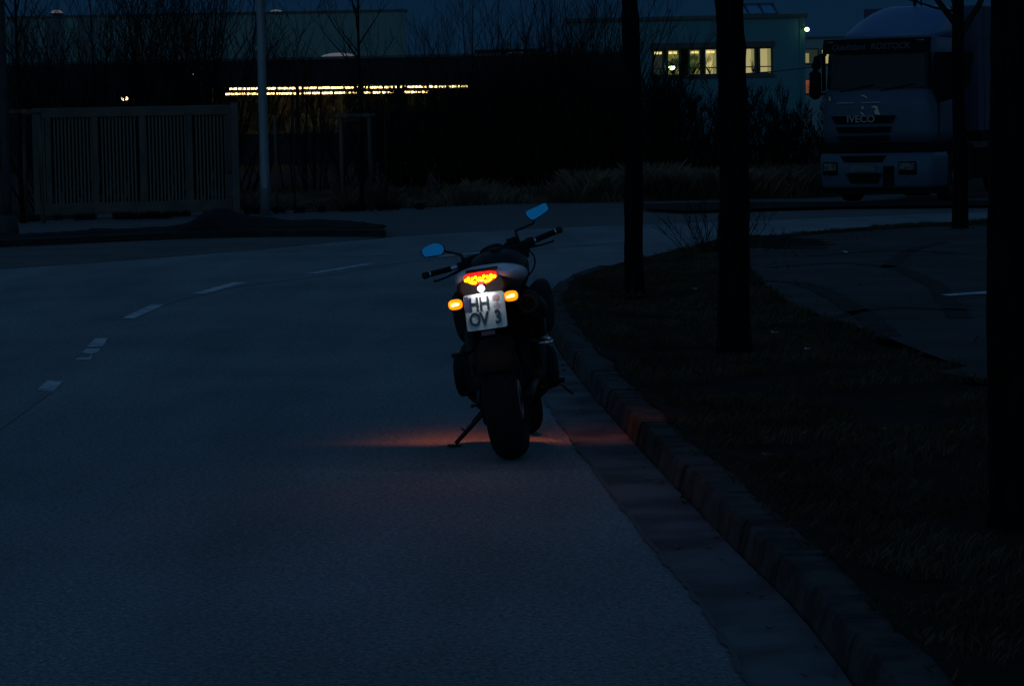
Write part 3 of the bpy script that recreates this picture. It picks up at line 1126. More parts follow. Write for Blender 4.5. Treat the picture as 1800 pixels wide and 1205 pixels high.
def trunk_mesh(h, r0, r1, seed, lean=(0, 0), lumps=()):
    rg = random.Random(seed)
    mb = MB()
    n, m = 18, 60
    rs = []
    for i in range(m + 1):
        z = h * i / m
        r = r0 + (r1 - r0) * i / m
        r += 0.25 * r0 * math.exp(-z / 0.12)
        for lz, la in lumps:
            r += la * math.exp(-((z - lz) / 0.06) ** 2)
        c = Vector((lean[0] * i / m + 0.012 * math.sin(z * 2.1 + seed), lean[1] * i / m, z))
        ring = []
        for k in range(n):
            a = 2 * math.pi * k / n
            rr = r * (1 + 0.07 * noise.noise(Vector((math.cos(a) * 2.2, math.sin(a) * 2.2, z * 4 + seed))) + 0.05 * noise.noise(Vector((math.cos(a) * 6, math.sin(a) * 6, z * 9))))
            ring.append(c + Vector((math.cos(a) * rr, math.sin(a) * rr, 0)))
        rs.append(ring)
    mb.rings(rs)
    return mb


def street_tree(P, h, r0, r1, seed, label, lumps=(), crown_from=None, limbs=9, name='bare_tree', depth=3, base_z=0.08, llen=2.4, group='bare trees along the kerb'):
    rg = random.Random(seed)
    e = empty(name, (P.x, P.y, base_z))
    tag(e, label, 'tree', group)
    trunk_mesh(h, r0, r1, seed, lumps=lumps).build('trunk', M_BARK, e)
    c = MB()
    cf = crown_from or h * 0.6
    for k in range(limbs):
        z = cf + (h - cf) * k / max(1, limbs - 1)
        a = rg.uniform(0, 2 * math.pi) if k < limbs - 1 else 0
        el = 0.7 + 0.5 * k / limbs
        d = Vector((math.cos(a), math.sin(a), el * 1.4))
        rr = r0 + (r1 - r0) * z / h
        grow(c, (0, 0, z), d, llen * rg.uniform(0.7, 1.1), rr * 0.5, depth, rg, 6, kids=(3, 5), minr=0.006)
    c.build('crown', M_TWIG, e)
    return e


street_tree(G(1785, 914, 0.1), 5.0, 0.105, 0.09, 3, 'very dark trunk cut by the right edge of the photo, nearest of the trees', crown_from=3.4, depth=2)
street_tree(G(1293, 620, 0.1), 5.4, 0.118, 0.078, 11, 'thick black trunk left of the paved yard, with twiggy shrub behind its foot', lumps=((2.25, 0.012), (1.9, 0.010), (2.6, .008)), crown_from=3.6, depth=2)
street_tree(G(1117, 517, 0.1), 5.8, 0.094, 0.062, 23, 'slim black trunk on the verge just right of the motorcycle', lumps=((2.55, 0.016), (2.7, 0.012), (0.9, 0.010)), crown_from=3.7, depth=2)
# forked tree before the truck
P4 = G(1688, 405, 0.08)
e = empty('bare_tree', (P4.x, P4.y, 0.05))
tag(e, 'bare tree with forking limbs standing in front of the truck', 'tree', 'bare trees along the kerb')
trunk_mesh(5.2, 0.115, 0.06, 31, lumps=((0.3, 0.01),)).build('trunk', M_BARK, e)
c = MB()
rg = random.Random(8)
limb = [((0.0, 0, 2.98), (-0.55, 0.1, 1.0), 1.9, 0.055), ((0.0, 0, 3.10), (-0.42, -0.2, 1.0), 1.5, 0.04), ((0.02, 0, 2.86), (0.50, 0.1, 1.0), 2.0, 0.055), ((0, 0, 3.35), (0.2, 0.2, 1.2), 1.6, 0.035),
        ((0.0, 0, 3.2), (-1.3, -0.1, 0.18), 1.4, 0.022), ((0, 0, 3.7), (-0.9, 0.2, 0.5), 1.6, 0.03), ((0, 0, 4.2), (0.9, 0.1, 0.6), 1.5, 0.03), ((0, 0, 4.9), (0.1, 0.1, 1), 1.8, 0.045)]
for p, d, ln, r in limb:
    grow(c, p, d, ln, r, 3, rg, 6, kids=(2, 4), minr=0.006, up=0.35)
c.build('crown', M_TWIG, e)


def staked_tree(P, h, seed, label, stakes, sh, beam_px, rail_label):
    """young tree tied between stakes"""
    rg = random.Random(seed)
    e = empty('young_tree', (P.x, P.y, 0))
    tag(e, label, 'tree', 'young staked trees before the shrubs')
    trunk_mesh(h, 0.055, 0.012, seed).build('trunk', M_BARK, e)
    c = MB()
    z = 2.1
    while z < h:
        a = rg.choice((0.2, math.pi - 0.2, 2.4, 5.2, 4.0)) + rg.uniform(-0.4, 0.4)
        grow(c, (0, 0, z), (math.cos(a) * 0.7, math.sin(a) * 0.7, 0.9), rg.uniform(0.9, 1.5), 0.020, 2, rg, 5, kids=(2, 3), minr=0.005, up=0.45)
        z += rg.uniform(0.16, 0.3)
    c.build('crown', M_TWIG, e)
    s = empty('tree_stakes', (P.x, P.y, 0))
    tag(s, rail_label, 'tree support', 'wooden stake frames round the young trees')
    for sx, sy in stakes:
        MB().path([(sx, sy, -0.1), (sx * 0.97, sy * 0.97, sh)], 0.042, 10).build('stake', M_WOOD, s)
    r = MB()
    r.bar((stakes[0][0] - 0.1, stakes[0][1] - 0.05, sh - 0.03), (stakes[1][0] + 0.12, stakes[1][1] - 0.05, sh - 0.03), 0.05, 0.07)
    r.build('top_rail', M_WOOD, s)
    r = MB()
    r.bar((stakes[1][0], stakes[1][1], sh - 0.07), (stakes[2][0], stakes[2][1], sh - 0.07), 0.05, 0.06)
    r.bar((stakes[2][0], stakes[2][1], sh - 0.13), (stakes[0][0], stakes[0][1], sh - 0.13), 0.05, 0.06)
    r.build('back_rail', M_WOOD, s)
    b = MB()
    b.path([(stakes[0][0], stakes[0][1], sh - 0.35), (0, -0.05, sh - 0.33), (stakes[1][0] * .6, stakes[1][1], sh - 0.36)], 0.016, 6)
    b.build('strap', M_TWIG, s)


staked_tree(G(638, 370), 5.2, 4, 'slender young tree rising from a wooden stake frame at the centre left', [(-0.42, -0.1), (0.18, -0.1), (-0.02, 0.45)], 2.0, None, 'wooden stake frame in front of the lit canopy')
staked_tree(G(40, 392), 5.2, 9, 'slender young tree left of the gate, its branches crossing the hall roof', [(-0.30, -0.12), (0.42, -0.12), (0.0, 0.45)], 2.2, None, 'wooden stake frame at the left edge beside the gate')


def shrub(P, h, w, nst, seed, label, name='bare_shrub', depth=3, r=0.022, m=None, group='bare shrubs between the road and the buildings', fan=0.5, kids=(3, 5), minr=0.007, low=True, cat='shrub'):
    rg = random.Random(seed)
    e = empty(name, (P.x, P.y, 0))
    tag(e, label, cat, group)
    st, tw = MB(), MB()
    for k in range(nst):
        bx, by = rg.gauss(0, w * 0.16), rg.gauss(0, w * 0.14)
        tilt = (bx / (w * 0.16)) * fan * 0.35 + rg.gauss(0, 0.12)
        d = Vector((tilt, rg.gauss(0, 0.22), 1)).normalized()
        ln = h * rg.uniform(0.62, 1.0) * (1 - 0.25 * min(1, abs(tilt)))
        pts, rad = [Vector((bx, by, -0.05))], [r]
        q = pts[0].copy()
        for i in range(6):
            d = (d + Vector((rg.uniform(-1, 1) + tilt * 0.6, rg.uniform(-1, 1), 0.8)) * 0.09).normalized()
            q = q + d * ln / 6
            pts.append(q.copy())
            rad.append(r * (1 - 0.8 * (i + 1) / 6))
        st.path(pts, rad, 5, cap=False)
        nbr = rg.randint(7, 11)
        for j in range(nbr):
            t = rg.uniform(0.08 if low else 0.3, 0.98)
            i = min(5, int(t * 6))
            b = pts[i].lerp(pts[i + 1], t * 6 - i)
            side = Vector((rg.gauss(0, 1), rg.gauss(0, 0.8), rg.uniform(0, 0.4))).normalized()
            nd = (d * 0.65 + side * 0.5).normalized()
            grow(tw, b, nd, h * rg.uniform(0.12, 0.24), max(minr, rad[i] * 0.5), depth - 2, rg, 3, kids=kids, minr=minr, up=0.3, spread=0.45)
    if group is None:
        st.v, st.f, st.sm = st.v + tw.v, st.f + [tuple(i + len(st.v) for i in f) for f in tw.f], st.sm + tw.sm
    st.build('stems', M_BARK, e, recalc=False)
    if group is None:
        return e
    tw.build('twigs', m or M_TWIG, e, recalc=False)
    return e


# tall shrubs on the left before the hall: (px, py of the foot, height, width, stems, seed, label)
SH = [
    (180, 366, 5.6, 3.4, 40, 41, 'tall leggy bare shrub behind the left half of the gate'),
    (285, 366, 5.8, 3.8, 44, 42, 'tallest bare shrub, fanning out above the middle of the gate'),
    (370, 364, 5.4, 3.4, 40, 43, 'tall bare shrub above the right end of the gate'),
    (100, 368, 4.2, 2.6, 30, 44, 'smaller bare shrub behind the left end of the gate'),
    (560, 356, 3.3, 3.4, 20, 45, 'bare shrub under the lit tubes left of the stake frame'),
    (655, 352, 3.4, 3.4, 22, 46, 'bare shrub with slanting stems behind the stake frame'),
    (740, 348, 2.6, 3.6, 30, 47, 'dense bare shrub under the right end of the lit tubes'),
    (820, 346, 2.55, 3.6, 32, 48, 'dense black shrub right of the lit tubes'),
    (900, 344, 3.2, 3.8, 34, 49, 'dense black shrub behind the motorcycle mirrors'),
    (975, 342, 3.3, 3.8, 34, 50, 'dense black shrub left of the slim trunk'),
    (1055, 340, 3.2, 3.6, 32, 51, 'dense black shrub just left of the slim black trunk'),
    (1160, 338, 2.7, 3.4, 30, 52, 'dense shrub between the two black trunks, below the office windows'),
    (1240, 337, 2.35, 3.2, 26, 53, 'dark shrub against the thick trunk, under the lit plant windows'),
    (1345, 335, 2.2, 3.2, 22, 54, 'low dark shrub right of the thick black trunk'),
    (1410, 334, 2.0, 3.0, 20, 55, 'low dark shrub beside the truck bumper'),
]
for (px, py, h, w, ns, seed, lab) in SH:
    P = G(px, py)
    dense = px > 700
    shrub(P, h, w, ns, seed, lab, depth=4 if dense else 3, kids=(3, 5), r=0.024, minr=0.008 if dense else 0.006)
# bare trees whose tops stand against the sky
TS = [(860, 333, 5.6, 3.4, 20, 61, 'wispy bare tree against the sky above the left black shrubs'),
      (960, 330, 6.6, 3.8, 26, 62, 'largest wispy bare tree against the sky above the dark shrubs'),
      (1060, 330, 5.4, 4.2, 30, 63, 'wispy bare tree behind the slim black trunk'),
      (770, 334, 4.7, 3.2, 16, 64, 'low wispy bare tree right of the hall corner')]
for (px, py, h, w, ns, seed, lab) in TS:
    shrub(G(px, py), h, w, ns, seed, lab, name='bare_tree', depth=3, kids=(3, 5), minr=0.0045, r=0.03, low=False, group='wispy trees behind the shrubs', fan=0.7, cat='tree', m=M_TWIG2)
# shoots round the thick trunk's foot
shrub(G(1262, 446, 0.1), 1.05, 1.2, 24, 71, 'small shrub of thin shoots spreading behind the thick black trunk', depth=2, r=0.008, group=None, fan=1.9, kids=(0, 1), minr=0.0035)
shrub(G(1325, 441, 0.1), 0.6, 1.0, 9, 72, 'sparse shoots sticking out right of the thick black trunk', depth=2, r=0.007, group=None, fan=1.6, kids=(0, 1), minr=0.003)


# ------------------------------------------------------------------ grass
def blades(name, pts_fn, count, hmin, hmax, wid, m, seed, lean=0.5):
    rg = random.Random(seed)
    mb = MB()
    n = 0
    while n < count:
        r = pts_fn(rg)
        if r is None:
            continue
        x, y, z, s = r
        n += 1
        for _ in range(3):
            h = rg.uniform(hmin, hmax) * s
            a = rg.uniform(0, math.pi * 2)
            l = rg.uniform(0.1, lean) * h
            bx, by = x + rg.gauss(0, 0.012), y + rg.gauss(0, 0.012)
            w = wid * s
            ux, uy = math.cos(a + 1.57) * w, math.sin(a + 1.57) * w
            o = len(mb.v)
            mb.v += [(bx - ux, by - uy, z), (bx + ux, by + uy, z), (bx + math.cos(a) * l * 0.5 + ux * .6, by + math.sin(a) * l * 0.5 + uy * .6, z + h * 0.65), (bx + math.cos(a) * l, by + math.sin(a) * l, z + h * 0.95)]
            mb.f += [(o, o + 1, o + 2), (o, o + 2, o + 3)]
            mb.sm += [False, False]
    ob = mb.build(name, m, recalc=False)
    tag(ob, kind='stuff')
    return ob


PAV2 = [(x, y) for x, y in PAV]
KLs = [p for p in KL if p.y > 6 and p.x < 22]


def verge_pt(rg):
    i = rg.randrange(len(KLs) - 1)
    a, b = KLs[i], KLs[i + 1]
    t = (b - a).normalized()
    p = a.lerp(b, rg.random()) + Vector((t.y, -t.x, 0)) * (0.18 + abs(rg.gauss(0, 1.6)))
    if p.y < 8 or abs(p.x) > p.y * 0.19 + 0.3:
        return None
    if inside((p.x, p.y), PAV2) and rg.random() > 0.02:
        return None
    if noise.noise(Vector((p.x * 1.1, p.y * 0.8, 9))) < -0.08 + rg.uniform(-0.15, 0.1):
        return None
    return p.x, p.y, 0.09 + 0.02 * (p.x > 2), 0.6 + rg.random() * 0.7


g = blades('grass', verge_pt, 26000, 0.02, 0.065, 0.0035, M_GRASS, 77, 1.2)
tag(g, 'patchy short winter grass on the verge beside the kerb', 'grass')


def leaf_pt(rg):
    i = rg.randrange(len(KLs) - 1)
    a, b = KLs[i], KLs[i + 1]
    t = (b - a).normalized()
    d = abs(rg.gauss(0, 1.5)) if rg.random() < 0.8 else -abs(rg.gauss(0, 0.10))
    p = a.lerp(b, rg.random()) + Vector((t.y, -t.x, 0)) * d
    if 0 <= d < 0.22 or p.y < 8:
        return None
    return p.x, p.y, (0.12 if d > 0 else 0.010), 1


rg = random.Random(99)
lf = MB()
n = 0
while n < 900:
    r = leaf_pt(rg)
    if r is None:
        continue
    n += 1
    x, y, z, _ = r
    a, q = rg.uniform(0, 6.3), rg.uniform(0.012, 0.03)
    ca, sa = math.cos(a) * q, math.sin(a) * q
    cz = rg.uniform(0.1, 0.5) * q
    lf.add([(x - ca, y - sa, z + cz), (x + sa * .5, y - ca * .5, z), (x + ca, y + sa, z + cz * 1.3), (x - sa * .5, y + ca * .5, z + 0.2 * cz)], [(0, 1, 3), (1, 2, 3)])
ob = lf.build('leaf_litter', mat('brown leaf litter', (0.060, 0.036, 0.022), 0.9, var=0.6, vscale=3, spec=0.1), recalc=False)
tag(ob, 'small brown dead leaves scattered over the verge and gutter', 'leaves', kind='stuff')


def bank_pt(rg):
    px = rg.uniform(430, 1470)
    py0 = 372 - (px - 430) * 0.035 if px < 760 else 361 - (px - 760) * 0.022
    py = py0 - abs(rg.gauss(0, 11))
    if 620 < px < 1010 and rg.random() < 0.5:
        return None
    p = G(px, py)
    s = (0.35 if px < 1010 else 0.95) + 0.9 * max(0, noise.noise(Vector((p.x * 0.8, p.y * 0.5, 3))) + 0.5)
    return p.x, p.y, -0.03, s


g = blades('dry_grass', bank_pt, 16000, 0.12, 0.5, 0.009, M_DRYGRASS, 78, 0.9)
tag(g, 'pale dry grass at the feet of the dark shrubs', 'grass')


def edge_pt(rg):
    px = rg.uniform(40, 760)
    py = 388 - px * 0.022 + rg.gauss(0, 1.3) if px < 300 else 379 - (px - 300) * 0.03 + rg.gauss(0, 1.2)
    if noise.noise(Vector((px * 0.03, 0, 5))) < -0.05:
        return None
    p = G(px, py)
    return p.x, p.y, 0.0, 0.5 + rg.random() * 0.6


g = blades('weeds', edge_pt, 1500, 0.05, 0.16, 0.012, M_SOIL, 79, 1.0)
tag(g, 'dark weeds along the foot of the gate and fence', 'weeds')

# small litter
M_LIT = mat('litter paper', (0.30, 0.34, 0.36), 0.8)
M_LEAF = mat('dead leaf', (0.11, 0.06, 0.04), 0.9)
for (px, py, sz, m, lab, nm, ct) in ((1362, 584, 0.05, M_LIT, 'pale scrap of paper lying in the grass right of the thick trunk', 'paper_scrap', 'litter'),
                                 (1419, 613, 0.045, M_LIT, 'crumpled pale tissue in the grass near the yard edge', 'paper_scrap', 'litter'),
                                 (1485, 443, 0.09, M_LIT, 'flat white scrap on the dark paved yard near the road', 'paper_scrap', 'litter'),
                                 (1222, 507, 0.04, M_LIT, 'tiny pale scrap on the verge between the two trunks', 'paper_scrap', 'litter'),
                                 (1347, 798, 0.05, M_LEAF, 'brown curled leaf in the grass beside the kerb', 'dead_leaf', 'leaf'),
                                 (1350, 770, 0.03, M_LEAF, 'small brown leaf just above the larger curled one', 'dead_leaf', 'leaf'),
                                 (1555, 753, 0.03, M_LEAF, 'small reddish leaf alone in the middle of the verge', 'dead_leaf', 'leaf'),
                                 (1190, 960, 0.04, M_LEAF, 'dark leaf in the gutter at the asphalt joint', 'dead_leaf', 'leaf'),
                                 (1137, 842, 0.03, M_LEAF, 'small leaf on the gutter below the motorcycle', 'dead_leaf', 'leaf')):
    z = 0.15 if m is M_LIT or px > 1250 else 0.012
    if px == 1485:
        z = 0.12
    P = G(px, py, z)
    rg = random.Random(px)
    mb = MB()
    n = 5
    for iy in range(n):
        for ix in range(n):
            u, v = ix / (n - 1) - .5, iy / (n - 1) - .5
            mb.v.append((u * sz * (1 - abs(v) * (0.9 if m is M_LEAF else 0.2)), v * sz * 0.8, 0.35 * sz * noise.noise(Vector((u * 3, v * 3, px))) + 0.25 * sz * (u * u)))
    for iy in range(n - 1):
        for ix in range(n - 1):
            a = iy * n + ix
            mb.f.append((a, a + 1, a + n + 1, a + n))
            mb.sm.append(True)
    o = mb.build(nm, m)
    o.location = P
    o.rotation_euler = (0.2, 0, rg.uniform(0, 3))
    so = o.modifiers.new('thick', 'SOLIDIFY')
    so.thickness = 0.0015
    tag(o, lab, ct)

# ------------------------------------------------------------------ motorcycle
M_BLACK = mat('satin black', (0.008, 0.008, 0.009), 0.5, spec=0.2)
M_PLAST = mat('black plastic', (0.012, 0.012, 0.013), 0.8, var=0.2, vscale=30, spec=0.12)
M_RUBBER = mat('tyre rubber', (0.008, 0.008, 0.009), 0.9, spec=0.15, bump=0.3, bscale=60)
M_ENGINE = mat('engine casting', (0.008, 0.008, 0.009), 0.8, 0.0, bump=0.3, bscale=50, spec=0.12)
M_WHITEPAINT = mat('pearl white paint', (0.58, 0.52, 0.62), 0.30, var=0.04, vscale=2, spec=0.5, coat=0.4)
M_SEAT = mat('black seat vinyl', (0.012, 0.011, 0.012), 0.75, bump=0.2, bscale=90, spec=0.2)
M_CHROME = mat('polished aluminium', (0.55, 0.60, 0.66), 0.3, 0.9)
M_MIRROR = mat('mirror glass with sky tone', (0.02, 0.24, 0.36), 0.03, 1.0)  # blue of the reflected dusk sky put into the glass colour
M_REDPLAST = mat('smoked red lens', (0.10, 0.004, 0.004), 0.25)
M_TAIL = emat('tail lens glow', (1.0, 0.015, 0.008), 1.5)
M_LED = emat('tail led', (1.0, 0.60, 0.0), 3.4)
M_IND = emat('indicator lens', (1.0, 0.24, 0.0), 1.7)
M_INDBULB = emat('indicator bulb', (1.0, 0.80, 0.22), 5.0)
M_PLATELAMP = emat('plate lamp', (1.0, 1.0, 1.0), 12.0)
M_PLATE = mat('plate white', (0.42, 0.42, 0.42), 0.35, var=0.10, vscale=20, spec=0.5)
M_PLATEBLK = mat('plate lettering', (0.012, 0.012, 0.014), 0.4)
M_EUBLUE = mat('plate blue band', (0.06, 0.045, 0.13), 0.4)
M_SEAL = mat('plate seal', (0.30, 0.16, 0.16), 0.5, var=0.4, vscale=60)
M_SEAL2 = mat('plate seal pale', (0.33, 0.27, 0.28), 0.5, var=0.4, vscale=60)

bike = empty('motorcycle', G(893, 806) + Vector((0.03, 0, 0)))
bike.rotation_euler = (0, math.radians(-7.3), math.radians(-4.8))
tag(bike, 'white tailed naked motorcycle leaning on its side stand with all rear lights on', 'motorcycle')


def tyre_profile(R, w, h):
    """closed cross-section (x, r) of a round tyre"""
    p = []
    for k in range(20):
        a = math.pi * (k / 19) - math.pi / 2
        p.append((math.sin(a) * w / 2, R - h + h * math.cos(a) ** 0.8 if math.cos(a) > 0 else R - h))
    p += [(w * 0.40, R - h - 0.035), (-w * 0.40, R - h - 0.035)]
    return p


def wheel(name, parent, R, w, h, loc, spokes=5, disc=0.11):
    ob = MB()
    ri = R - h - 0.03
    ob.lathex([(-w * .36, ri + 0.012), (-w * .34, ri - 0.012), (-w * .1, ri - 0.03), (w * .1, ri - 0.03), (w * .34, ri - 0.012), (w * .36, ri + 0.012), (w * .1, ri - 0.012), (-w * .1, ri - 0.012)], closed=True)
    ob.lathex([(-0.05, 0.0), (-0.05, 0.035), (0.05, 0.035), (0.05, 0.0)])
    for k in range(spokes):
        a = 2 * math.pi * k / spokes
        ob.bar((0, 0.02 * math.cos(a), 0.02 * math.sin(a)), (0, (ri - 0.02) * math.cos(a), (ri - 0.02) * math.sin(a)), 0.04, 0.022, up=(1, 0, 0))
    o = ob.build(name, M_BLACK, parent)
    o.location = loc
    t = MB().lathex(tyre_profile(R, w, h), n=56, closed=True).build('tyre', M_RUBBER, o)
    d = MB()
    for sx in ((-1, 1) if name == 'front_wheel' else (1,)):
        d.lathex([(sx * (w * 0.42), disc * 0.5), (sx * (w * 0.42), disc), (sx * (w * 0.42 + 0.006), disc), (sx * (w * 0.42 + 0.006), disc * 0.5)], closed=True)
    d.build('brake_disc', M_STEEL, o)
    return o


RR, RF, WB_ = 0.315, 0.30, 1.40
wheel('rear_wheel', bike, RR, 0.195, 0.095, (0, 0, RR))

# front end: everything that turns with the bars hangs in steering coordinates
HEAD = Vector((0, WB_ - 0.42, 0.86))
rake = math.radians(25)
axis = Vector((0, -math.sin(rake), math.cos(rake)))
STEER = Matrix.Translation(HEAD) @ Matrix.Rotation(math.radians(23), 4, axis) @ Matrix.Translation(-HEAD)


def steer(o):
    o.matrix_local = STEER @ o.matrix_local
    return o


fw = wheel('front_wheel', bike, RF, 0.12, 0.075, (0, WB_, RF), disc=0.15)
fw.matrix_local = STEER @ Matrix.Translation((0, WB_, RF))
for sx in (-1, 1):
    f = MB()
    f.path([(sx * 0.10, WB_ - 0.02, RF), (sx * 0.10, WB_ - 0.13, RF + 0.30)], [0.028, 0.028], 14)
    f.path([(sx * 0.10, WB_ - 0.13, RF + 0.30), (sx * 0.10, WB_ - 0.37, RF + 0.74)], [0.024, 0.024], 14)
    steer(f.build('fork_leg', M_BLACK, bike))
fd = MB()
rs = []
for k in range(9):
    a = math.radians(20 + k * 17)
    rs.append([(x, WB_ + (RF + 0.03 + z) * math.cos(a), RF + (RF + 0.03 + z) * math.sin(a)) for x, z in ((-0.072, -0.03), (-0.05, 0.008), (0, 0.018), (0.05, 0.008), (0.072, -0.03), (0.05, 0.0), (0, 0.01), (-0.05, 0.0))])
steer(fd.rings(rs).build('front_mudguard', M_BLACK, bike))
yk = MB().box((0, WB_ - 0.40, 0.98), (0.26, 0.07, 0.035)).box((0, WB_ - 0.34, 0.80), (0.26, 0.08, 0.04))
steer(yk.build('fork_yoke', M_BLACK, bike, bevel=0.008))
hb = MB().path([(-0.41, WB_ - 0.475, 1.100), (-0.26, WB_ - 0.465, 1.090), (-0.12, WB_ - 0.44, 1.085), (-0.08, WB_ - 0.42, 1.05), (0.08, WB_ - 0.42, 1.05), (0.12, WB_ - 0.44, 1.085), (0.25, WB_ - 0.465, 1.090), (0.375, WB_ - 0.475, 1.100)], 0.0125, 12)
steer(hb.build('handlebar', M_CHROME, bike))
for sx in (-1, 1):
    a, b = Vector((0.255, WB_ - 0.465, 1.090)), Vector((0.375, WB_ - 0.475, 1.100))
    if sx < 0:
        a, b = Vector((-0.280, WB_ - 0.466, 1.091)), Vector((-0.405, WB_ - 0.475, 1.100))
    g_ = MB().path([a, a.lerp(b, 0.05), a.lerp(b, 0.94), b], [0.019, 0.0165, 0.0165, 0.0185], 14)
    gr = g_.build('grip', M_RUBBER, bike)
    MB().path([b, b + (b - a).normalized() * 0.006], [0.019, 0.019], 14).build('end_ring', M_CHROME, gr)
    MB().path([b + (b - a).normalized() * 0.0065, b + (b - a).normalized() * 0.035, b + (b - a).normalized() * 0.045], [0.017, 0.0215, 0.015], 14).build('bar_weight', M_BLACK, gr)
    steer(gr)
    sw = MB().box((sx * 0.20, WB_ - 0.465, 1.085), (0.07, 0.045, 0.05)).box((sx * 0.175, WB_ - 0.46, 1.095), (0.05, 0.05, 0.03))
    steer(sw.build('switch_box', M_PLAST, bike, bevel=0.008))
    lv = MB().path([(sx * 0.17, WB_ - 0.42, 1.075), (sx * 0.22, WB_ - 0.40, 1.062), (sx * 0.29, WB_ - 0.39, 1.050), (sx * 0.365, WB_ - 0.40, 1.048), (sx * 0.375, WB_ - 0.405, 1.053)], [0.009, 0.009, 0.006, 0.006, 0.009], 8)
    steer(lv.build('clutch_lever' if sx < 0 else 'brake_lever', M_BLACK, bike))
# fluid reservoir and clutter by the right bar
rv = MB().path([(0.135, WB_ - 0.40, 1.10), (0.135, WB_ - 0.40, 1.145)], [0.026, 0.029], 14)
rv.box((0.16, WB_ - 0.42, 1.07), (0.10, 0.05, 0.06))
steer(rv.build('brake_reservoir', M_PLAST, bike))
th = MB().path([(0.20, WB_ - 0.462, 1.088), (0.245, WB_ - 0.464, 1.090)], [0.032, 0.026], 14).box((0.11, WB_ - 0.45, 1.07), (0.10, 0.06, 0.07)).box((0.165, WB_ - 0.44, 1.055), (0.06, 0.05, 0.09))
steer(th.build('throttle_housing', M_PLAST, bike, bevel=0.01))
cl_ = MB().box((-0.135, WB_ - 0.43, 1.085), (0.10, 0.07, 0.075)).box((-0.16, WB_ - 0.42, 1.05), (0.06, 0.05, 0.10))
steer(cl_.build('clutch_perch', M_PLAST, bike, bevel=0.012))
fs = MB().prism([(-0.085, -0.10), (-0.06, -0.045), (-0.01, 0.0), (0.012, -0.002), (0.032, -0.045), (0.045, -0.10)], lambda a, b, d: (0.045 + a, WB_ - 0.33 + d, 1.142 + b), 0.05)
fs.build('fly_screen', M_PLAST, bike, bevel=0.006)
for pts in ([(0.19, WB_ - 0.44, 1.06), (0.245, WB_ - 0.36, 1.00), (0.235, WB_ - 0.30, 0.93), (0.14, WB_ - 0.26, 0.86)], [(-0.19, WB_ - 0.44, 1.06), (-0.20, WB_ - 0.34, 1.0), (-0.12, WB_ - 0.26, 0.90), (-0.04, WB_ - 0.26, 0.8)],
            [(0.16, WB_ - 0.44, 1.05), (0.17, WB_ - 0.3, 1.04), (0.05, WB_ - 0.24, 0.95), (0, WB_ - 0.28, 0.8)]):
    q = catm3 = []
    P_ = [Vector(p) for p in pts]
    P_ = [P_[0] * 2 - P_[1]] + P_ + [P_[-1] * 2 - P_[-2]]
    for i in range(1, len(P_) - 2):
        for k in range(6):
            t = k / 6
            a, b, c_, d = P_[i - 1], P_[i], P_[i + 1], P_[i + 2]
            q.append(0.5 * ((2 * b) + (-a + c_) * t + (2 * a - 5 * b + 4 * c_ - d) * t * t + (-a + 3 * b - 3 * c_ + d) * t ** 3))
    steer(MB().path(q, 0.0045, 6).build('cable', M_RUBBER, bike))
# instrument and headlamp
ins = MB().lofty([(WB_ - 0.44, -0.00, 1.095, 0.05, 0.03, 0.03), (WB_ - 0.42, 0, 1.10, 0.075, 0.045, 0.04), (WB_ - 0.38, 0, 1.10, 0.07, 0.04, 0.04)], 20)
steer(ins.build('instrument_cluster', M_PLAST, bike))
hl = MB().lofty([(WB_ - 0.36, 0, 0.98, 0.06, 0.06, 0.06), (WB_ - 0.30, 0, 0.97, 0.10, 0.10, 0.09), (WB_ - 0.20, 0, 0.95, 0.115, 0.10, 0.10), (WB_ - 0.16, 0, 0.945, 0.10, 0.085, 0.085)], 24)
steer(hl.build('headlamp', M_BLACK, bike))

# mirrors, glass towards the rider
UP_ = Vector((0, 0, 1))


def mirror(c, out, roll, stalk, side):
    w = h = 1.0
    c = Vector(c)
    nrm = Vector((0.02 * -side, -1, 0.22)).normalized()
    u = Vector((math.cos(roll), 0, math.sin(roll)))
    u = (u - nrm * u.dot(nrm)).normalized()
    v = nrm.cross(u)
    if v.z < 0:
        v = -v
    rings_ = []
    for dd, sc_ in ((0.0, 1.06), (0.010, 1.10), (0.028, 0.95), (0.040, 0.6)):
        rings_.append([c - nrm * dd + u * (a * w * sc_) + v * (b * h * sc_) for a, b in out])
    sh = MB().rings(rings_).build('mirror', M_BLACK, bike)
    MB().rings([[c + nrm * 0.0015 + u * (a * w) + v * (b * h) for a, b in out], [c - nrm * 0.001 + u * (a * w) + v * (b * h) for a, b in out]], smooth=False).build('glass', M_MIRROR, sh)
    MB().path(stalk, [0.011, 0.008, 0.0065, 0.0065], 10).build('stalk', M_BLACK, sh)
    return sh


def sp(p):
    return STEER @ Vector(p)


mL = Vector((-0.377, 0.97, 1.160))
mR = Vector((0.235, 1.13, 1.288))
bl, br = sp((-0.19, WB_ - 0.46, 1.11)), sp((0.16, WB_ - 0.44, 1.10))
mirror(mL, [(-.064, 0), (-.060, -.022), (-.046, -.040), (0.0, -.034), (.046, -.026), (.060, -.012), (.062, .008), (.054, .026), (.036, .036), (.007, .040), (-.030, .027), (-.054, .012)], math.radians(-8.5), [bl, bl + Vector((-0.01, 0.02, 0.035)), mL + Vector((0.10, 0.03, -0.030)), mL + Vector((0.04, 0.03, -0.012))], -1)
mirror(mR, [(-.067, -.003), (-.056, -.026), (-.034, -.046), (-.018, -.047), (0.02, -.024), (.056, .002), (.067, .014), (.062, .030), (.050, .049), (.036, .048), (0.0, .030), (-.050, .009)], math.radians(-8.5), [br, br + Vector((-0.01, 0.01, 0.075)), mR + Vector((-0.035, 0.02, -0.065)), mR + Vector((-0.01, 0.03, -0.02))], 1)

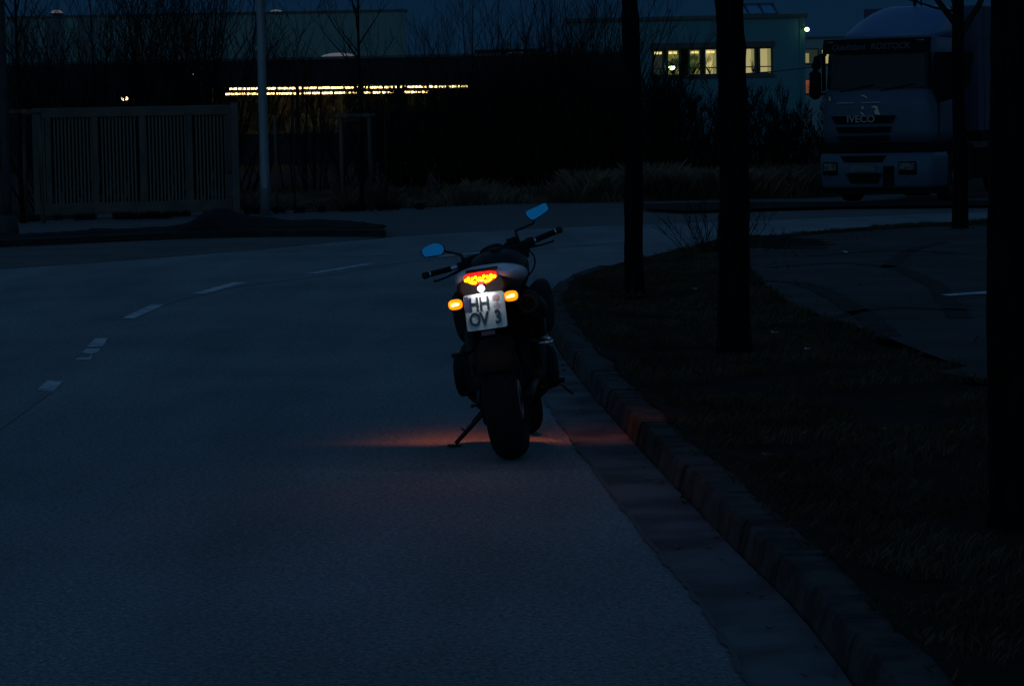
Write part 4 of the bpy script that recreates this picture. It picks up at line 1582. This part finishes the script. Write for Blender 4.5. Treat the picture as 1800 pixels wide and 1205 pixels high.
# tail cowl, tank, seat
cowl = MB().lofty([(-0.30, 0, 1.010, 0.085, 0.035, 0.015), (-0.28, 0, 1.010, 0.115, 0.050, 0.02), (-0.20, 0, 1.005, 0.142, 0.056, 0.035), (-0.05, 0.003, 1.005, 0.168, 0.064, 0.055), (0.12, 0.004, 0.995, 0.192, 0.068, 0.06), (0.26, 0.004, 0.985, 0.200, 0.066, 0.06), (0.36, 0.002, 0.97, 0.185, 0.055, 0.06), (0.42, 0, 0.95, 0.15, 0.03, 0.07)], 36, p=2.5)
cowl.build('tail_cowl', M_WHITEPAINT, bike)
MB().lofty([(0.38, 0, 0.93, 0.13, 0.05, 0.08), (0.50, 0, 0.92, 0.135, 0.05, 0.08), (0.66, 0, 0.93, 0.12, 0.05, 0.08), (0.72, 0, 0.95, 0.10, 0.04, 0.06)], 28).build('seat', M_SEAT, bike)
MB().lofty([(0.66, -0.01, 0.95, 0.08, 0.04, 0.10), (0.72, -0.01, 0.98, 0.14, 0.09, 0.12), (0.82, -0.01, 1.01, 0.165, 0.105, 0.16), (0.94, -0.01, 1.01, 0.17, 0.10, 0.18), (1.02, -0.01, 0.99, 0.13, 0.07, 0.14), (1.06, 0, 0.97, 0.07, 0.04, 0.08)], 32, p=2.3).build('fuel_tank', M_BLACK, bike)
MB().path([(-0.01, 0.84, 1.105), (-0.01, 0.84, 1.125)], [0.04, 0.036], 20).build('filler_cap', M_BLACK, bike)
for sx in (-1, 1):
    q_ = -0.025 if sx < 0 else -0.03
    MB().lofty([(0.72, sx * 0.19 + q_, 0.80, 0.03, 0.06, 0.12), (0.84, sx * 0.225 + q_, 0.80, 0.055, 0.10, 0.18), (1.00, sx * 0.235 + q_, 0.80, 0.06, 0.11, 0.20), (1.12, sx * 0.21 + q_, 0.78, 0.03, 0.06, 0.14)], 20).build('radiator_shroud', M_PLAST, bike)
# under-tail and the small fin over the tail lamp
MB().lofty([(-0.325, 0, 0.975, 0.115, 0.055, 0.065), (-0.24, 0, 0.965, 0.145, 0.05, 0.085), (-0.05, 0, 0.93, 0.165, 0.05, 0.10), (0.25, 0, 0.84, 0.15, 0.10, 0.12), (0.50, 0, 0.78, 0.14, 0.12, 0.14), (0.75, 0, 0.75, 0.13, 0.15, 0.16)], 28).build('rear_fairing', M_PLAST, bike)
MB().prism([(-0.30, 1.046), (-0.36, 1.046), (-0.372, 1.055), (-0.28, 1.062)], lambda a, b, d: (-0.075 + d, a, b), 0.17).build('tail_fin', M_PLAST, bike, bevel=0.003)

# tail lamp: smoked lens with a zigzag of diodes
tl = MB()
lens = [(-0.092, 0.004), (-0.086, 0.026), (-0.05, 0.037), (0.0, 0.040), (0.05, 0.037), (0.086, 0.026), (0.092, 0.004), (0.070, -0.016), (0.030, -0.034), (0.0, -0.036), (-0.030, -0.034), (-0.070, -0.016)]
TLZ = 1.010
tl.rings([[(x * s_, y, TLZ + z * s_) for x, z in lens] for s_, y in ((0.98, -0.325), (1.0, -0.345), (0.93, -0.362), (0.6, -0.372), (0.2, -0.376))])
tlo = tl.build('tail_light', M_TAIL, bike)
for x, z in [(-0.076, 0.001), (-0.060, 0.010), (-0.056, -0.007), (-0.045, -0.014), (-0.040, 0.006), (-0.030, -0.016), (-0.022, 0.010), (-0.010, -0.004), (0.0, 0.003), (0.010, -0.004), (0.022, 0.010), (0.030, -0.016), (0.040, 0.006), (0.045, -0.013), (0.056, -0.006), (0.060, 0.010), (0.078, 0.002)]:
    MB().ball((x, -0.3755 + abs(x) * 0.12, TLZ + z), 0.0100, 10, 6, (1, 0.6, 1)).build('led', M_LED, tlo)

# number plate and bracket
PT = math.radians(-14)      # leans back at the top
pc = Vector((0.012, -0.45, 0.840))
Rp = Matrix.Rotation(PT, 3, 'X')


def plate_pt(a, b, d):
    return pc + Rp @ Vector((a, -d, b))


pl = MB()
out = []
for cx_, cz_, a0 in ((0.098, 0.088, 0), (-0.098, 0.088, 90), (-0.098, -0.088, 180), (0.098, -0.088, 270)):
    for k in range(5):
        a = math.radians(a0 + 22.5 * k)
        out.append((cx_ + 0.012 * math.cos(a), cz_ + 0.012 * math.sin(a)))
pl.prism(out, plate_pt, 0.0015)
po = pl.build('number_plate', M_PLATE, bike)
rim = MB()
n_ = len(out)
rim.rings([[plate_pt(a * s_, b * s_, d) for a, b in out] for s_, d in ((1.0, 0.0017), (0.995, 0.0032), (0.972, 0.0032), (0.965, 0.0017))], cap=False)
rim.build('plate_rim', mat('plate rim', (0.05, 0.05, 0.055), 0.4), po)
Rt = (math.radians(90) + PT, 0, 0)


def plate_text(body, a, b, size, sx):
    t = text_mesh(body, 'plate_lettering', M_PLATEBLK, po, size, plate_pt(a, b, 0.0030), Rt, extrude=0.0010, sx=sx, offset_=0.0028)
    return t


for ch, a in (('H', -0.056), ('H', -0.001)):
    plate_text(ch, a, 0.040, 0.098, 0.78)
for ch, a in (('O', -0.060), ('V', -0.010), ('3', 0.062)):
    plate_text(ch, a, -0.042, 0.098, 0.76)
MB().prism([(-0.106, 0.006), (-0.084, 0.006), (-0.084, 0.090), (-0.106, 0.090)], lambda a, b, d: plate_pt(a, b, 0.0016 + d), 0.0006).build('blue_band', M_EUBLUE, po)
for b, mm in ((0.062, M_SEAL), (0.020, M_SEAL2)):
    MB().prism([(0.062 + 0.0185 * math.cos(k * math.pi / 12), b + 0.0185 * math.sin(k * math.pi / 12)) for k in range(24)], lambda a, b_, d: plate_pt(a, b_, 0.0016 + d), 0.0008).build('seal', mm, po)
MB().box(plate_pt(0, 0, -0.012), (0.16, 0.016, 0.17), Rp).build('plate_bracket', M_PLAST, bike)
MB().bar(plate_pt(0, 0.06, -0.02), (0.0, -0.20, 0.93), 0.08, 0.04).build('bracket_arm', M_PLAST, bike)
MB().box(plate_pt(0.0, -0.118, -0.004), (0.075, 0.008, 0.026), Rp).build('reflector', M_REDPLAST, bike, bevel=0.002)
# small chrome screw line at the plate foot
MB().box(plate_pt(0.012, -0.0965, 0.004), (0.028, 0.004, 0.003), Rp).build('plate_screw', M_CHROME, po)
# plate lamp
lamp_c = plate_pt(-0.004, 0.122, 0.035)
MB().box(lamp_c + Vector((0, 0.012, 0.010)), (0.044, 0.05, 0.018)).build('plate_lamp', M_PLAST, bike, bevel=0.004)
lo = bpy.data.objects['plate_lamp']
MB().ball(lamp_c + Vector((0, -0.012, -0.004)), 0.019, 14, 10, (1, 0.6, 0.9)).build('bulb', M_PLATELAMP, lo)
ls = bpy.data.lights.new('plate_light', 'POINT')
ls.energy = 0.125
ls.shadow_soft_size = 0.012
ls.color = (0.92, 0.97, 1.0)
lso = bpy.data.objects.new('plate_light', ls)
COL.objects.link(lso)
lso.parent = lo
lso.location = plate_pt(-0.004, 0.106, 0.026)

# indicators with their own light
for sx, c in ((-1, Vector((-0.152, -0.32, 0.892))), (1, Vector((0.148, -0.32, 0.896)))):
    hs = MB().lofty([(-0.030, 0, 0, 0.039, 0.029, 0.029), (0.0, 0, 0, 0.034, 0.024, 0.024), (0.035, 0, 0, 0.022, 0.016, 0.016), (0.055, 0, 0, 0.008, 0.008, 0.008)], 24)
    ho = hs.build('indicator', M_PLAST, bike)
    ho.location = c
    MB().lofty([(-0.052, 0, 0, 0.010, 0.006, 0.006), (-0.048, 0, 0, 0.027, 0.019, 0.019), (-0.040, 0, 0, 0.035, 0.026, 0.026), (-0.031, 0, 0, 0.038, 0.028, 0.028)], 24).build('lens', M_IND, ho)
    MB().ball((0.005, -0.050, 0.001), 0.013, 12, 8, (1.3, 0.5, 0.65)).ball((-0.011, -0.049, -0.003), 0.009, 12, 8, (1.4, 0.5, 0.7)).build('bulb', M_INDBULB, ho)
    MB().path([(-sx * 0.02, 0.02, 0), (-sx * 0.08, 0.05, 0.01)], [0.010, 0.012], 10).build('stem', M_PLAST, ho)
    ld = bpy.data.lights.new('indicator_light', 'POINT')
    ld.energy = 0.06
    ld.color = (1.0, 0.32, 0.04)
    ld.shadow_soft_size = 0.02
    lo2 = bpy.data.objects.new('indicator_light', ld)
    COL.objects.link(lo2)
    lo2.parent = ho
    lo2.location = (sx * 0.03, -0.075, 0.01)


def front_indicator(sx):
    """faces forward; its housing shuts the light off towards the rear along a straight edge"""
    ho = MB().lofty([(-0.05, 0, 0, 0.008, 0.008, 0.008), (-0.03, 0, 0, 0.022, 0.016, 0.016), (0.0, 0, 0, 0.034, 0.024, 0.024), (0.02, 0, 0, 0.036, 0.026, 0.026)], 24).build('front_indicator', M_PLAST, bike)
    ho.location = (sx * 0.19, 1.16, 0.84)
    MB().lofty([(0.021, 0, 0, 0.035, 0.025, 0.025), (0.03, 0, 0, 0.032, 0.023, 0.023), (0.04, 0, 0, 0.02, 0.014, 0.014)], 24).build('lens', M_IND, ho)
    ld = bpy.data.lights.new('front_indicator_light', 'POINT')
    ld.energy = 2.9 if sx < 0 else 1.3
    ld.color = (1.0, 0.22, 0.09)
    ld.shadow_soft_size = 0.004
    ld.use_nodes = True
    nt = ld.node_tree
    em = nt.nodes['Emission']
    tc = nt.nodes.new('ShaderNodeTexCoord')
    se = nt.nodes.new('ShaderNodeSeparateXYZ')
    nt.links.new(tc.outputs['Normal'], se.inputs[0])
    ab = nt.nodes.new('ShaderNodeMath')
    ab.operation = 'ABSOLUTE'
    nt.links.new(se.outputs[2], ab.inputs[0])
    dv = nt.nodes.new('ShaderNodeMath')
    dv.operation = 'DIVIDE'
    nt.links.new(se.outputs[1], dv.inputs[0])
    nt.links.new(ab.outputs[0], dv.inputs[1])
    mr = nt.nodes.new('ShaderNodeMapRange')
    mr.inputs[1].default_value, mr.inputs[2].default_value = -2, 2
    nt.links.new(dv.outputs[0], mr.inputs[0])
    cr = nt.nodes.new('ShaderNodeValToRGB')
    el = cr.color_ramp.elements
    el[0].position, el[0].color = 0.0, (0, 0, 0, 1)
    el[1].position, el[1].color = 1.0, (0.01, 0.01, 0.01, 1)
    for k_, v in BAND:
        q = cr.color_ramp.elements.new((k_ + 2) / 4)
        q.color = (v, v, v, 1)
    nt.links.new(mr.outputs[0], cr.inputs[0])
    ax = nt.nodes.new('ShaderNodeMath')
    ax.operation = 'ABSOLUTE'
    nt.links.new(se.outputs[0], ax.inputs[0])
    mx = nt.nodes.new('ShaderNodeMapRange')
    mx.interpolation_type = 'SMOOTHSTEP'
    mx.inputs[1].default_value, mx.inputs[2].default_value = 0.30, 0.93
    mx.inputs[3].default_value, mx.inputs[4].default_value = 1.0, 0.0
    nt.links.new(ax.outputs[0], mx.inputs[0])
    dn = nt.nodes.new('ShaderNodeMath')
    dn.operation = 'LESS_THAN'
    dn.inputs[1].default_value = -0.1
    nt.links.new(se.outputs[2], dn.inputs[0])
    m1 = nt.nodes.new('ShaderNodeMath')
    m1.operation = 'MULTIPLY'
    nt.links.new(cr.outputs[0], m1.inputs[0])
    nt.links.new(mx.outputs[0], m1.inputs[1])
    m2 = nt.nodes.new('ShaderNodeMath')
    m2.operation = 'MULTIPLY'
    nt.links.new(m1.outputs[0], m2.inputs[0])
    nt.links.new(dn.outputs[0], m2.inputs[1])
    nt.links.new(m2.outputs[0], em.inputs['Strength'])
    lo2 = bpy.data.objects.new('front_indicator_light', ld)
    COL.objects.link(lo2)
    lo2.parent = ho
    lo2.location = (sx * 0.045, 0.02, 0)


BAND = ((-0.72, 0.0), (-0.60, 0.25), (-0.46, 0.85), (-0.3, 1.0), (0.0, 0.65), (0.5, 0.28), (1.1, 0.08))
front_indicator(-1)
front_indicator(1)
tln = bpy.data.lights.new('tail_lens_spill', 'POINT')
tln.energy = 0.012
tln.color = (1.0, 0.03, 0.02)
tln.shadow_soft_size = 0.03
tno = bpy.data.objects.new('tail_lens_spill', tln)
COL.objects.link(tno)
tno.parent = tlo
tno.location = (0, -0.42, TLZ)
tld = bpy.data.lights.new('tail_light_glow', 'SPOT')
tld.energy = 0.70
tld.color = (1.0, 0.06, 0.06)
tld.spot_size = math.radians(110)
tld.spot_blend = 1.0
tld.shadow_soft_size = 0.03
tlg = bpy.data.objects.new('tail_light_glow', tld)
COL.objects.link(tlg)
tlg.parent = tlo
tlg.location = (0, -0.40, TLZ)
tlg.rotation_euler = (math.radians(-78) + math.radians(0), 0, 0)
tlg.rotation_euler = Vector((0, -1, -0.55)).to_track_quat('-Z', 'Y').to_euler()

# engine, frame, exhaust, pegs, stand
en = MB()
en.lofty([(0.48, 0, 0.46, 0.13, 0.12, 0.14), (0.58, -0.005, 0.46, 0.22, 0.17, 0.19), (0.72, -0.008, 0.46, 0.262, 0.20, 0.225), (0.90, -0.005, 0.47, 0.25, 0.20, 0.22), (1.00, 0, 0.50, 0.19, 0.18, 0.17)], 32, p=3.2)
en.path([(-0.22, 0.72, 0.44), (-0.29, 0.72, 0.44), (-0.30, 0.72, 0.44)], [0.12, 0.11, 0.07], 24)
en.path([(0.22, 0.70, 0.42), (0.275, 0.70, 0.42), (0.285, 0.70, 0.42)], [0.125, 0.115, 0.08], 24)
en.lofty([(0.36, 0.02, 0.42, 0.14, 0.12, 0.12), (0.45, 0.02, 0.40, 0.17, 0.15, 0.15), (0.85, 0.02, 0.36, 0.20, 0.14, 0.14), (0.95, 0.02, 0.36, 0.16, 0.10, 0.10)], 20)
en.box((0, 0.86, 0.70), (0.36, 0.24, 0.26), Matrix.Rotation(0.3, 3, 'X'))
en.lofty([(0.60, 0, 0.24, 0.10, 0.06, 0.06), (0.75, 0, 0.23, 0.14, 0.06, 0.07), (0.95, 0, 0.26, 0.13, 0.06, 0.06)], 20)
en.build('engine', M_ENGINE, bike).location = (-0.03, 0, 0)
rd = MB().box((0, 1.04, 0.62), (0.36, 0.05, 0.34), Matrix.Rotation(-0.2, 3, 'X'))
rd.build('radiator', M_PLAST, bike, bevel=0.01)
for sx in (-1, 1):
    MB().path([(sx * 0.05, 1.02, 0.90), (sx * 0.17, 0.90, 0.82), (sx * 0.20, 0.62, 0.66), (sx * 0.17, 0.48, 0.42), (sx * 0.15, 0.46, 0.34)], [0.03, 0.035, 0.035, 0.04, 0.045], 12).build('frame_spar', M_BLACK, bike)
    MB().path([(sx * 0.13, 0.50, 0.38), (sx * 0.135, 0.20, 0.36), (sx * 0.125, 0.0, RR)], [0.04, 0.032, 0.035], 12, flat=0.8).build('swingarm', M_BLACK, bike)
    pg = MB()
    pg.path([(sx * 0.15, 0.30, 0.62), (sx * 0.20, 0.30, 0.585)], [0.018, 0.015], 10)
    pg.build('peg_hanger', M_BLACK, bike)
    MB().path([(sx * 0.20, 0.30, 0.585), (sx * 0.285, 0.295, 0.585)], [0.013, 0.013], 10).build('passenger_peg', M_CHROME if sx > 0 else M_BLACK, bike)
    MB().path([(sx * 0.20, 0.58, 0.345), (sx * 0.295, 0.57, 0.345)], [0.016, 0.014], 10).build('foot_peg', M_RUBBER, bike)
    MB().prism([(0.46, 0.36), (0.58, 0.30), (0.60, 0.36), (0.52, 0.50), (0.44, 0.52)], lambda a, b, d, s=sx: (s * (0.19 + d), a, b), 0.008).build('heel_plate', M_BLACK, bike)
MB().path([(-0.22, 0.66, 0.27), (-0.26, 0.70, 0.255), (-0.265, 0.78, 0.26)], [0.007, 0.007, 0.012], 8).build('gear_lever', M_BLACK, bike)
MB().path([(0.23, 0.66, 0.34), (0.255, 0.82, 0.30), (0.30, 0.92, 0.235)], [0.007, 0.006, 0.008], 8).build('brake_pedal', M_BLACK, bike)
MB().path([(0.21, 0.33, 0.60), (0.245, 0.30, 0.615), (0.275, 0.28, 0.600)], [0.010, 0.012, 0.010], 8).build('peg_bracket', M_CHROME, bike)
sil = MB().path([(0.205, -0.02, 0.83), (0.205, 0.0, 0.83), (0.205, 0.32, 0.775), (0.205, 0.40, 0.75)], [0.052, 0.072, 0.075, 0.05], 24)
silo = sil.build('silencer', M_BLACK, bike)
MB().path([(0.205, -0.035, 0.832), (0.205, -0.021, 0.83)], [0.03, 0.034], 18).build('tail_pipe', M_ENGINE, silo)
MB().path([(0.205, 0.39, 0.752), (0.205, 0.52, 0.68), (0.19, 0.60, 0.45), (0.10, 0.72, 0.24), (0.08, 0.95, 0.22)], [0.032, 0.028, 0.028, 0.03, 0.03], 12).build('exhaust_pipe', M_ENGINE, bike)
hg = MB()
rs = []
for k in range(9):
    a = math.radians(35 + k * 14)
    rs.append([(x, (RR + 0.025 + z) * math.cos(a), RR + (RR + 0.025 + z) * math.sin(a)) for x, z in ((-0.105, -0.04), (-0.085, 0.006), (0, 0.02), (0.085, 0.006), (0.105, -0.04), (0.085, 0.0), (0, 0.013), (-0.085, 0.0))])
hg.rings(rs).build('rear_hugger', M_RUBBER, bike)
MB().path([(0, 0.42, 0.50), (0, 0.50, 0.72)], [0.04, 0.045], 16).build('shock_absorber', M_BLACK, bike)
ch = MB()
for a in range(0, 1):
    ch.path([(-0.12, 0.0, RR + 0.105), (-0.12, 0.46, 0.43)], 0.009, 6)
    ch.path([(-0.12, 0.0, RR - 0.105), (-0.12, 0.46, 0.31)], 0.009, 6)
ch.lathex([(-0.126, 0.07), (-0.126, 0.108), (-0.118, 0.108), (-0.118, 0.07)], (0, 0, RR), closed=True)
ch.build('chain', M_ENGINE, bike)
st = MB().path([(-0.13, 0.76, 0.27), (-0.20, 0.73, 0.215), (-0.375, 0.655, 0.068)], [0.020, 0.015, 0.012], 10)
st.box((-0.385, 0.65, 0.058), (0.075, 0.05, 0.010), Matrix.Rotation(math.radians(7.3), 3, 'Y'))
st.path([(-0.31, 0.68, 0.125), (-0.335, 0.68, 0.145)], [0.005, 0.005], 6)
st.path([(-0.165, 0.745, 0.27), (-0.27, 0.70, 0.17)], [0.007, 0.007], 6)
st.build('side_stand', M_BLACK, bike)

# ------------------------------------------------------------------ truck
M_CAB = mat('blue grey cab paint', (0.036, 0.062, 0.096), 0.5, var=0.08, vscale=1.0, spec=0.2)
M_DEFL = mat('cab paint sky lit tone', (0.055, 0.10, 0.20), 0.40, spec=0.4)  # lighter copy of the cab paint, sky light from above put into the colour
M_TGREY = mat('dark truck plastic', (0.006, 0.006, 0.007), 0.9, spec=0.06)
M_TGLASS = mat('windscreen glass', (0.004, 0.006, 0.007), 0.12, spec=0.12)
M_TARP = mat('trailer tarpaulin', (0.034, 0.036, 0.068), 0.6, var=0.15, vscale=0.7, spec=0.3, bump=0.1, bscale=2)
M_LETTER = mat('pale blue lettering', (0.030, 0.040, 0.052), 0.7)
M_LETTER2 = mat('metal lettering', (0.16, 0.16, 0.17), 0.4, 0.4)
M_HEADL = mat('headlamp glass', (0.10, 0.10, 0.11), 0.3, var=0.7, vscale=14, spec=0.2)
M_STICK = mat('torn sticker', (0.42, 0.36, 0.27), 0.8)
tp = G(1537, 357)
truck = empty('truck', tp, math.radians(-28))
tag(truck, 'parked blue grey lorry with roof deflector, big mirrors and a box trailer', 'truck')
W2 = 1.22


def fr(x0, x1, z0, z1, y0, y1, name, m, parent=truck, bevel=0.0):
    return MB().span(x0, x1, y0, y1, z0, z1).build(name, m, parent, bevel=bevel)


# cab shell, y grows away from the viewer
cabm = MB()
cabm.loftz([(1.20, 0, 1.15, 1.20, 1.05), (1.45, 0, 1.15, 1.235, 1.09), (1.9, 0, 1.16, 1.24, 1.10), (2.22, 0, 1.17, 1.24, 1.09), (2.26, 0, 1.22, 1.20, 1.04), (2.95, 0, 1.27, 1.185, 0.99), (3.28, 0, 1.31, 1.16, 0.95), (3.31, 0, 1.33, 1.05, 0.88)], 48, p=7)
cab = cabm.build('cab', M_CAB, truck)
# windscreen
wsx = MB().prism([(-1.06, 2.30), (1.06, 2.30), (1.03, 2.96), (-1.03, 2.96)], lambda a, b, d: (a, 0.155 + (b - 2.3) * 0.10 + d, b), 0.05)
wo = wsx.build('windscreen', M_TGLASS, truck)
for a, b in ((-0.75, -0.05), (0.1, 0.8)):
    MB().path([(a, 0.10, 2.24), ((a + b) / 2, 0.12, 2.30), (b, 0.13, 2.36)], 0.012, 6).build('wiper', M_TGREY, wo)
# dark pillars at both sides of the screen
MB().span(-1.17, -1.10, 0.17, 0.22, 2.26, 3.0).build('screen_pillar', M_TGREY, truck)
MB().span(1.10, 1.17, 0.17, 0.22, 2.26, 3.0).build('screen_pillar', M_TGREY, truck)
# sun visor board with the lettering
vis = MB().prism([(-1.13, 3.0), (1.13, 3.0), (1.17, 3.29), (-1.10, 3.29)], lambda a, b, d: (a, 0.10 + d, b), 0.14)
vo = vis.build('sun_visor', M_TGREY, truck, bevel=0.02)
for sx in (-0.95, 0.98):
    MB().box((sx, 0.095, 3.235), (0.15, 0.02, 0.03)).build('marker_lamp', M_HEADL, vo)
t1 = text_mesh('Quadttland', 'lettering', M_LETTER, vo, 0.17, (-0.56, 0.093, 3.125), (math.pi / 2, 0, 0), 0.004, 0.25, 0.92, 0.002)
t2 = text_mesh('ROSTOCK', 'lettering', M_LETTER, vo, 0.17, (0.33, 0.093, 3.125), (math.pi / 2, 0, 0), 0.004, 0.25, 1.06, 0.003)
# roof deflector
df = MB().loftz([(3.312, 0.02, 1.35, 1.10, 0.90), (3.45, 0.05, 1.45, 1.05, 0.80), (3.65, 0.12, 1.58, 0.95, 0.66), (3.82, 0.20, 1.72, 0.82, 0.50), (3.92, 0.26, 1.80, 0.68, 0.40), (3.96, 0.30, 1.84, 0.52, 0.30)], 40, p=2.8)
df.build('roof_deflector', M_DEFL, truck)
MB().path([(0.30, 1.6, 3.9), (0.30, 1.6, 4.35)], [0.035, 0.03], 8).build('air_horn', M_TGREY, truck)
MB().path([(0.44, 1.6, 3.9), (0.44, 1.6, 4.30)], [0.02, 0.01], 8).build('aerial', M_TGREY, truck)
# grille openings
for k, (z0, z1, w0, w1) in enumerate(((1.60, 1.75, 0.60, 0.70), (1.42, 1.53, 0.55, 0.60), (1.24, 1.35, 0.48, 0.55))):
    g_ = MB().prism([(-0.22 - w0, z0), (-0.22 + w0, z0), (-0.22 + w1, z1), (-0.22 - w1, z1)], lambda a, b, d: (a, 0.028 - d, b), 0.03)
    g_.build('grille_slot', M_TGREY, truck, bevel=0.01)
text_mesh('IVECO', 'lettering', M_LETTER2, truck, 0.20, (-0.27, -0.008, 1.68), (math.pi / 2, 0, 0), 0.006, 0.0, 1.05, 0.003)
for a, b in ((-0.80, -0.42), (-0.27, 0.14)):
    MB().span(a, b, 0.035, 0.06, 2.0, 2.025).build('panel_handle', M_LETTER2, truck)
for i, (x, z, pts) in enumerate(((-0.22, 2.13, [(-.07, .03), (.0, .035), (.06, .0), (.08, -.04), (.03, -.01), (-.02, .01)]), (0.02, 1.86, [(-.09, .06), (-.02, .09), (.05, .07), (.07, -.02), (.11, -.10), (.0, -.08), (-.02, -.03), (.02, .01), (.0, .04)]), (-0.26, 1.90, [(-.02, .02), (.03, .04), (.04, .0), (.0, -.02)]), (-0.27, 1.80, [(-.03, .03), (.02, .01), (.05, -.04), (.0, -.02)]), (-0.95, 2.10, [(-.02, .05), (.01, .04), (.02, -.03), (-.02, -.04)]))):
    MB().prism([(x + a, z + b) for a, b in pts], lambda a, b, d: (a, 0.052 - d, b), 0.010).build('torn_sticker', M_STICK, truck)
# bumper, lower grille, lamps
fr(-1.20, 1.20, 1.02, 1.20, 0.14, 1.0, 'grille_gap', M_TGREY)
bp = MB().loftz([(0.30, 0, 0.56, 1.18, 0.50), (0.36, 0, 0.56, 1.22, 0.54), (0.90, 0, 0.56, 1.235, 0.56), (1.00, 0, 0.57, 1.21, 0.52)], 44, p=7)
bp.build('bumper', M_CAB, truck)
g_ = MB().prism([(-0.62, 0.82), (0.18, 0.82), (0.26, 0.95), (-0.72, 0.95)], lambda a, b, d: (a, 0.01 - d, b), 0.03)
g_.build('lower_grille', M_TGREY, truck)
g_ = MB().prism([(-0.50, 0.40), (0.08, 0.40), (0.17, 0.60), (-0.60, 0.60)], lambda a, b, d: (a, 0.01 - d, b), 0.03)
g_.build('lower_grille', M_TGREY, truck)
MB().span(-0.50, 0.04, -0.03, -0.012, 0.63, 0.755).build('number_plate', mat('truck plate', (0.06, 0.06, 0.065), 0.5, var=0.5, vscale=20), truck)
fr(0.20, 0.42, 0.34, 0.74, -0.02, 0.02, 'bumper_panel', M_TGREY)
for x0, x1 in ((-1.10, -0.78), (0.52, 0.90)):
    h_ = fr(x0, x1, 0.56, 0.83, -0.012, 0.06, 'headlight', M_TGREY, bevel=0.02)
    MB().span(x0 + 0.03, x1 - 0.03, -0.026, -0.0125, 0.66, 0.80).build('lens', M_HEADL, h_)
    MB().ball(((x0 + x1) / 2 - 0.06, -0.015, 0.54), 0.035, 10, 6, (1, .4, .7)).build('fog_lamp', M_HEADL, h_)
fr(-1.15, 1.15, 0.18, 0.32, 0.15, 0.9, 'underrun_bar', M_TGREY)
fr(-1.16, 1.16, 0.32, 1.25, 0.6, 2.2, 'chassis_front', M_TGREY)
# mirrors
ml = MB().path([(-1.20, -0.06, 2.10), (-1.21, -0.07, 2.16), (-1.21, -0.08, 2.62), (-1.19, -0.06, 2.68)], [0.05, 0.12, 0.12, 0.05], 16, flat=1.0)
ml.path([(-1.19, -0.06, 2.68), (-1.19, -0.06, 2.74), (-1.17, -0.05, 2.96)], [0.05, 0.10, 0.06], 14)
ml.path([(-1.17, -0.04, 2.94), (-1.10, 0.20, 3.00)], [0.04, 0.04], 8)
ml.path([(-1.20, -0.04, 2.16), (-1.12, 0.20, 2.22)], [0.02, 0.02], 8)
ml.build('side_mirror', M_TGREY, truck)
mr_ = MB()
mr_.prism([(1.22, 2.22), (1.32, 1.98), (1.62, 2.05), (1.98, 2.32), (2.06, 2.92), (2.05, 2.98), (1.26, 2.98)], lambda a, b, d: (a, 0.04 + d, b), 0.16)
mr_.build('side_mirror', M_TGREY, truck, bevel=0.03)
# side of the cab: door line, window, step, wheel
fr(1.236, 1.25, 2.28, 2.95, 0.45, 1.5, 'side_window', M_TGLASS)
mb = MB().span(1.232, 1.248, 0.40, 0.415, 1.25, 2.95).span(1.232, 1.248, 1.55, 1.565, 1.25, 2.95)
mb.build('door_gap', M_TGREY, truck)
fr(0.95, 1.24, 0.40, 1.15, 1.9, 2.4, 'side_step', M_TGREY)


def twheel(x, y, dbl=False):
    w = 0.30 if not dbl else 0.55
    o = MB().lathex([(-w / 2, 0.30), (-w / 2, 0.47), (-w / 2 + 0.03, 0.51), (w / 2 - 0.03, 0.51), (w / 2, 0.47), (w / 2, 0.30), (w / 2 - 0.08, 0.27), (-w / 2 + 0.08, 0.27)], closed=True, n=36).build('wheel', M_RUBBER, truck)
    o.location = (x, y, 0.51)
    MB().lathex([(w / 2 - 0.1, 0.0), (w / 2 - 0.02, 0.08), (w / 2 - 0.06, 0.16), (w / 2 - 0.09, 0.268), (-w / 2 + 0.09, 0.268), (-w / 2 + 0.1, 0.0)]).build('rim', M_STEEL, o)


for sx in (-1.04, 1.04):
    twheel(sx, 1.45)
    twheel(sx * 0.92, 5.0, True)
    for k in range(3):
        twheel(sx, 11.2 + k * 1.3)
# fifth wheel area, tanks, trailer
fr(-0.45, 0.45, 0.7, 1.0, 2.2, 6.2, 'chassis', M_TGREY)
fr(0.6, 1.2, 0.42, 1.02, 2.7, 3.9, 'fuel_tank', M_TGREY, bevel=0.08)
fr(-1.2, -0.6, 0.42, 1.02, 2.7, 3.9, 'fuel_tank', M_TGREY, bevel=0.08)
tr = MB().span(-1.27, 1.27, 2.75, 15.6, 1.38, 3.97)
tro = tr.build('trailer_box', M_TARP, truck, bevel=0.03)
fr(-1.275, 1.275, 1.18, 1.376, 2.8, 15.6, 'trailer_frame', M_TGREY)
mb = MB()
for k in range(10):
    y = 3.0 + k * 1.38
    mb.span(1.271, 1.281, y, y + 0.05, 1.40, 3.92)
mb.span(1.271, 1.285, 2.76, 15.55, 3.30, 3.33)
mb.build('tarp_straps', mat('tarp strap', (0.02, 0.022, 0.035), 0.7), tro)
mb = MB()
mb.prism([(0, 0), (0.5, 0.1), (0.9, 0.0), (1.3, 0.25), (0.8, 0.3), (0.4, 0.22), (0.1, 0.3)], lambda a, b, d: (1.2715 + d, 3.35 + a, 2.05 + b), 0.004)
mb.build('tarp_marking', M_LETTER, tro)
fr(-1.1, 1.1, 0.45, 0.95, 9.5, 9.56, 'landing_guard', M_TGREY)
for sx in (-0.8, 0.8):
    MB().span(sx - 0.06, sx + 0.06, 6.6, 6.72, 0.02, 1.18).build('landing_leg', M_TGREY, truck)
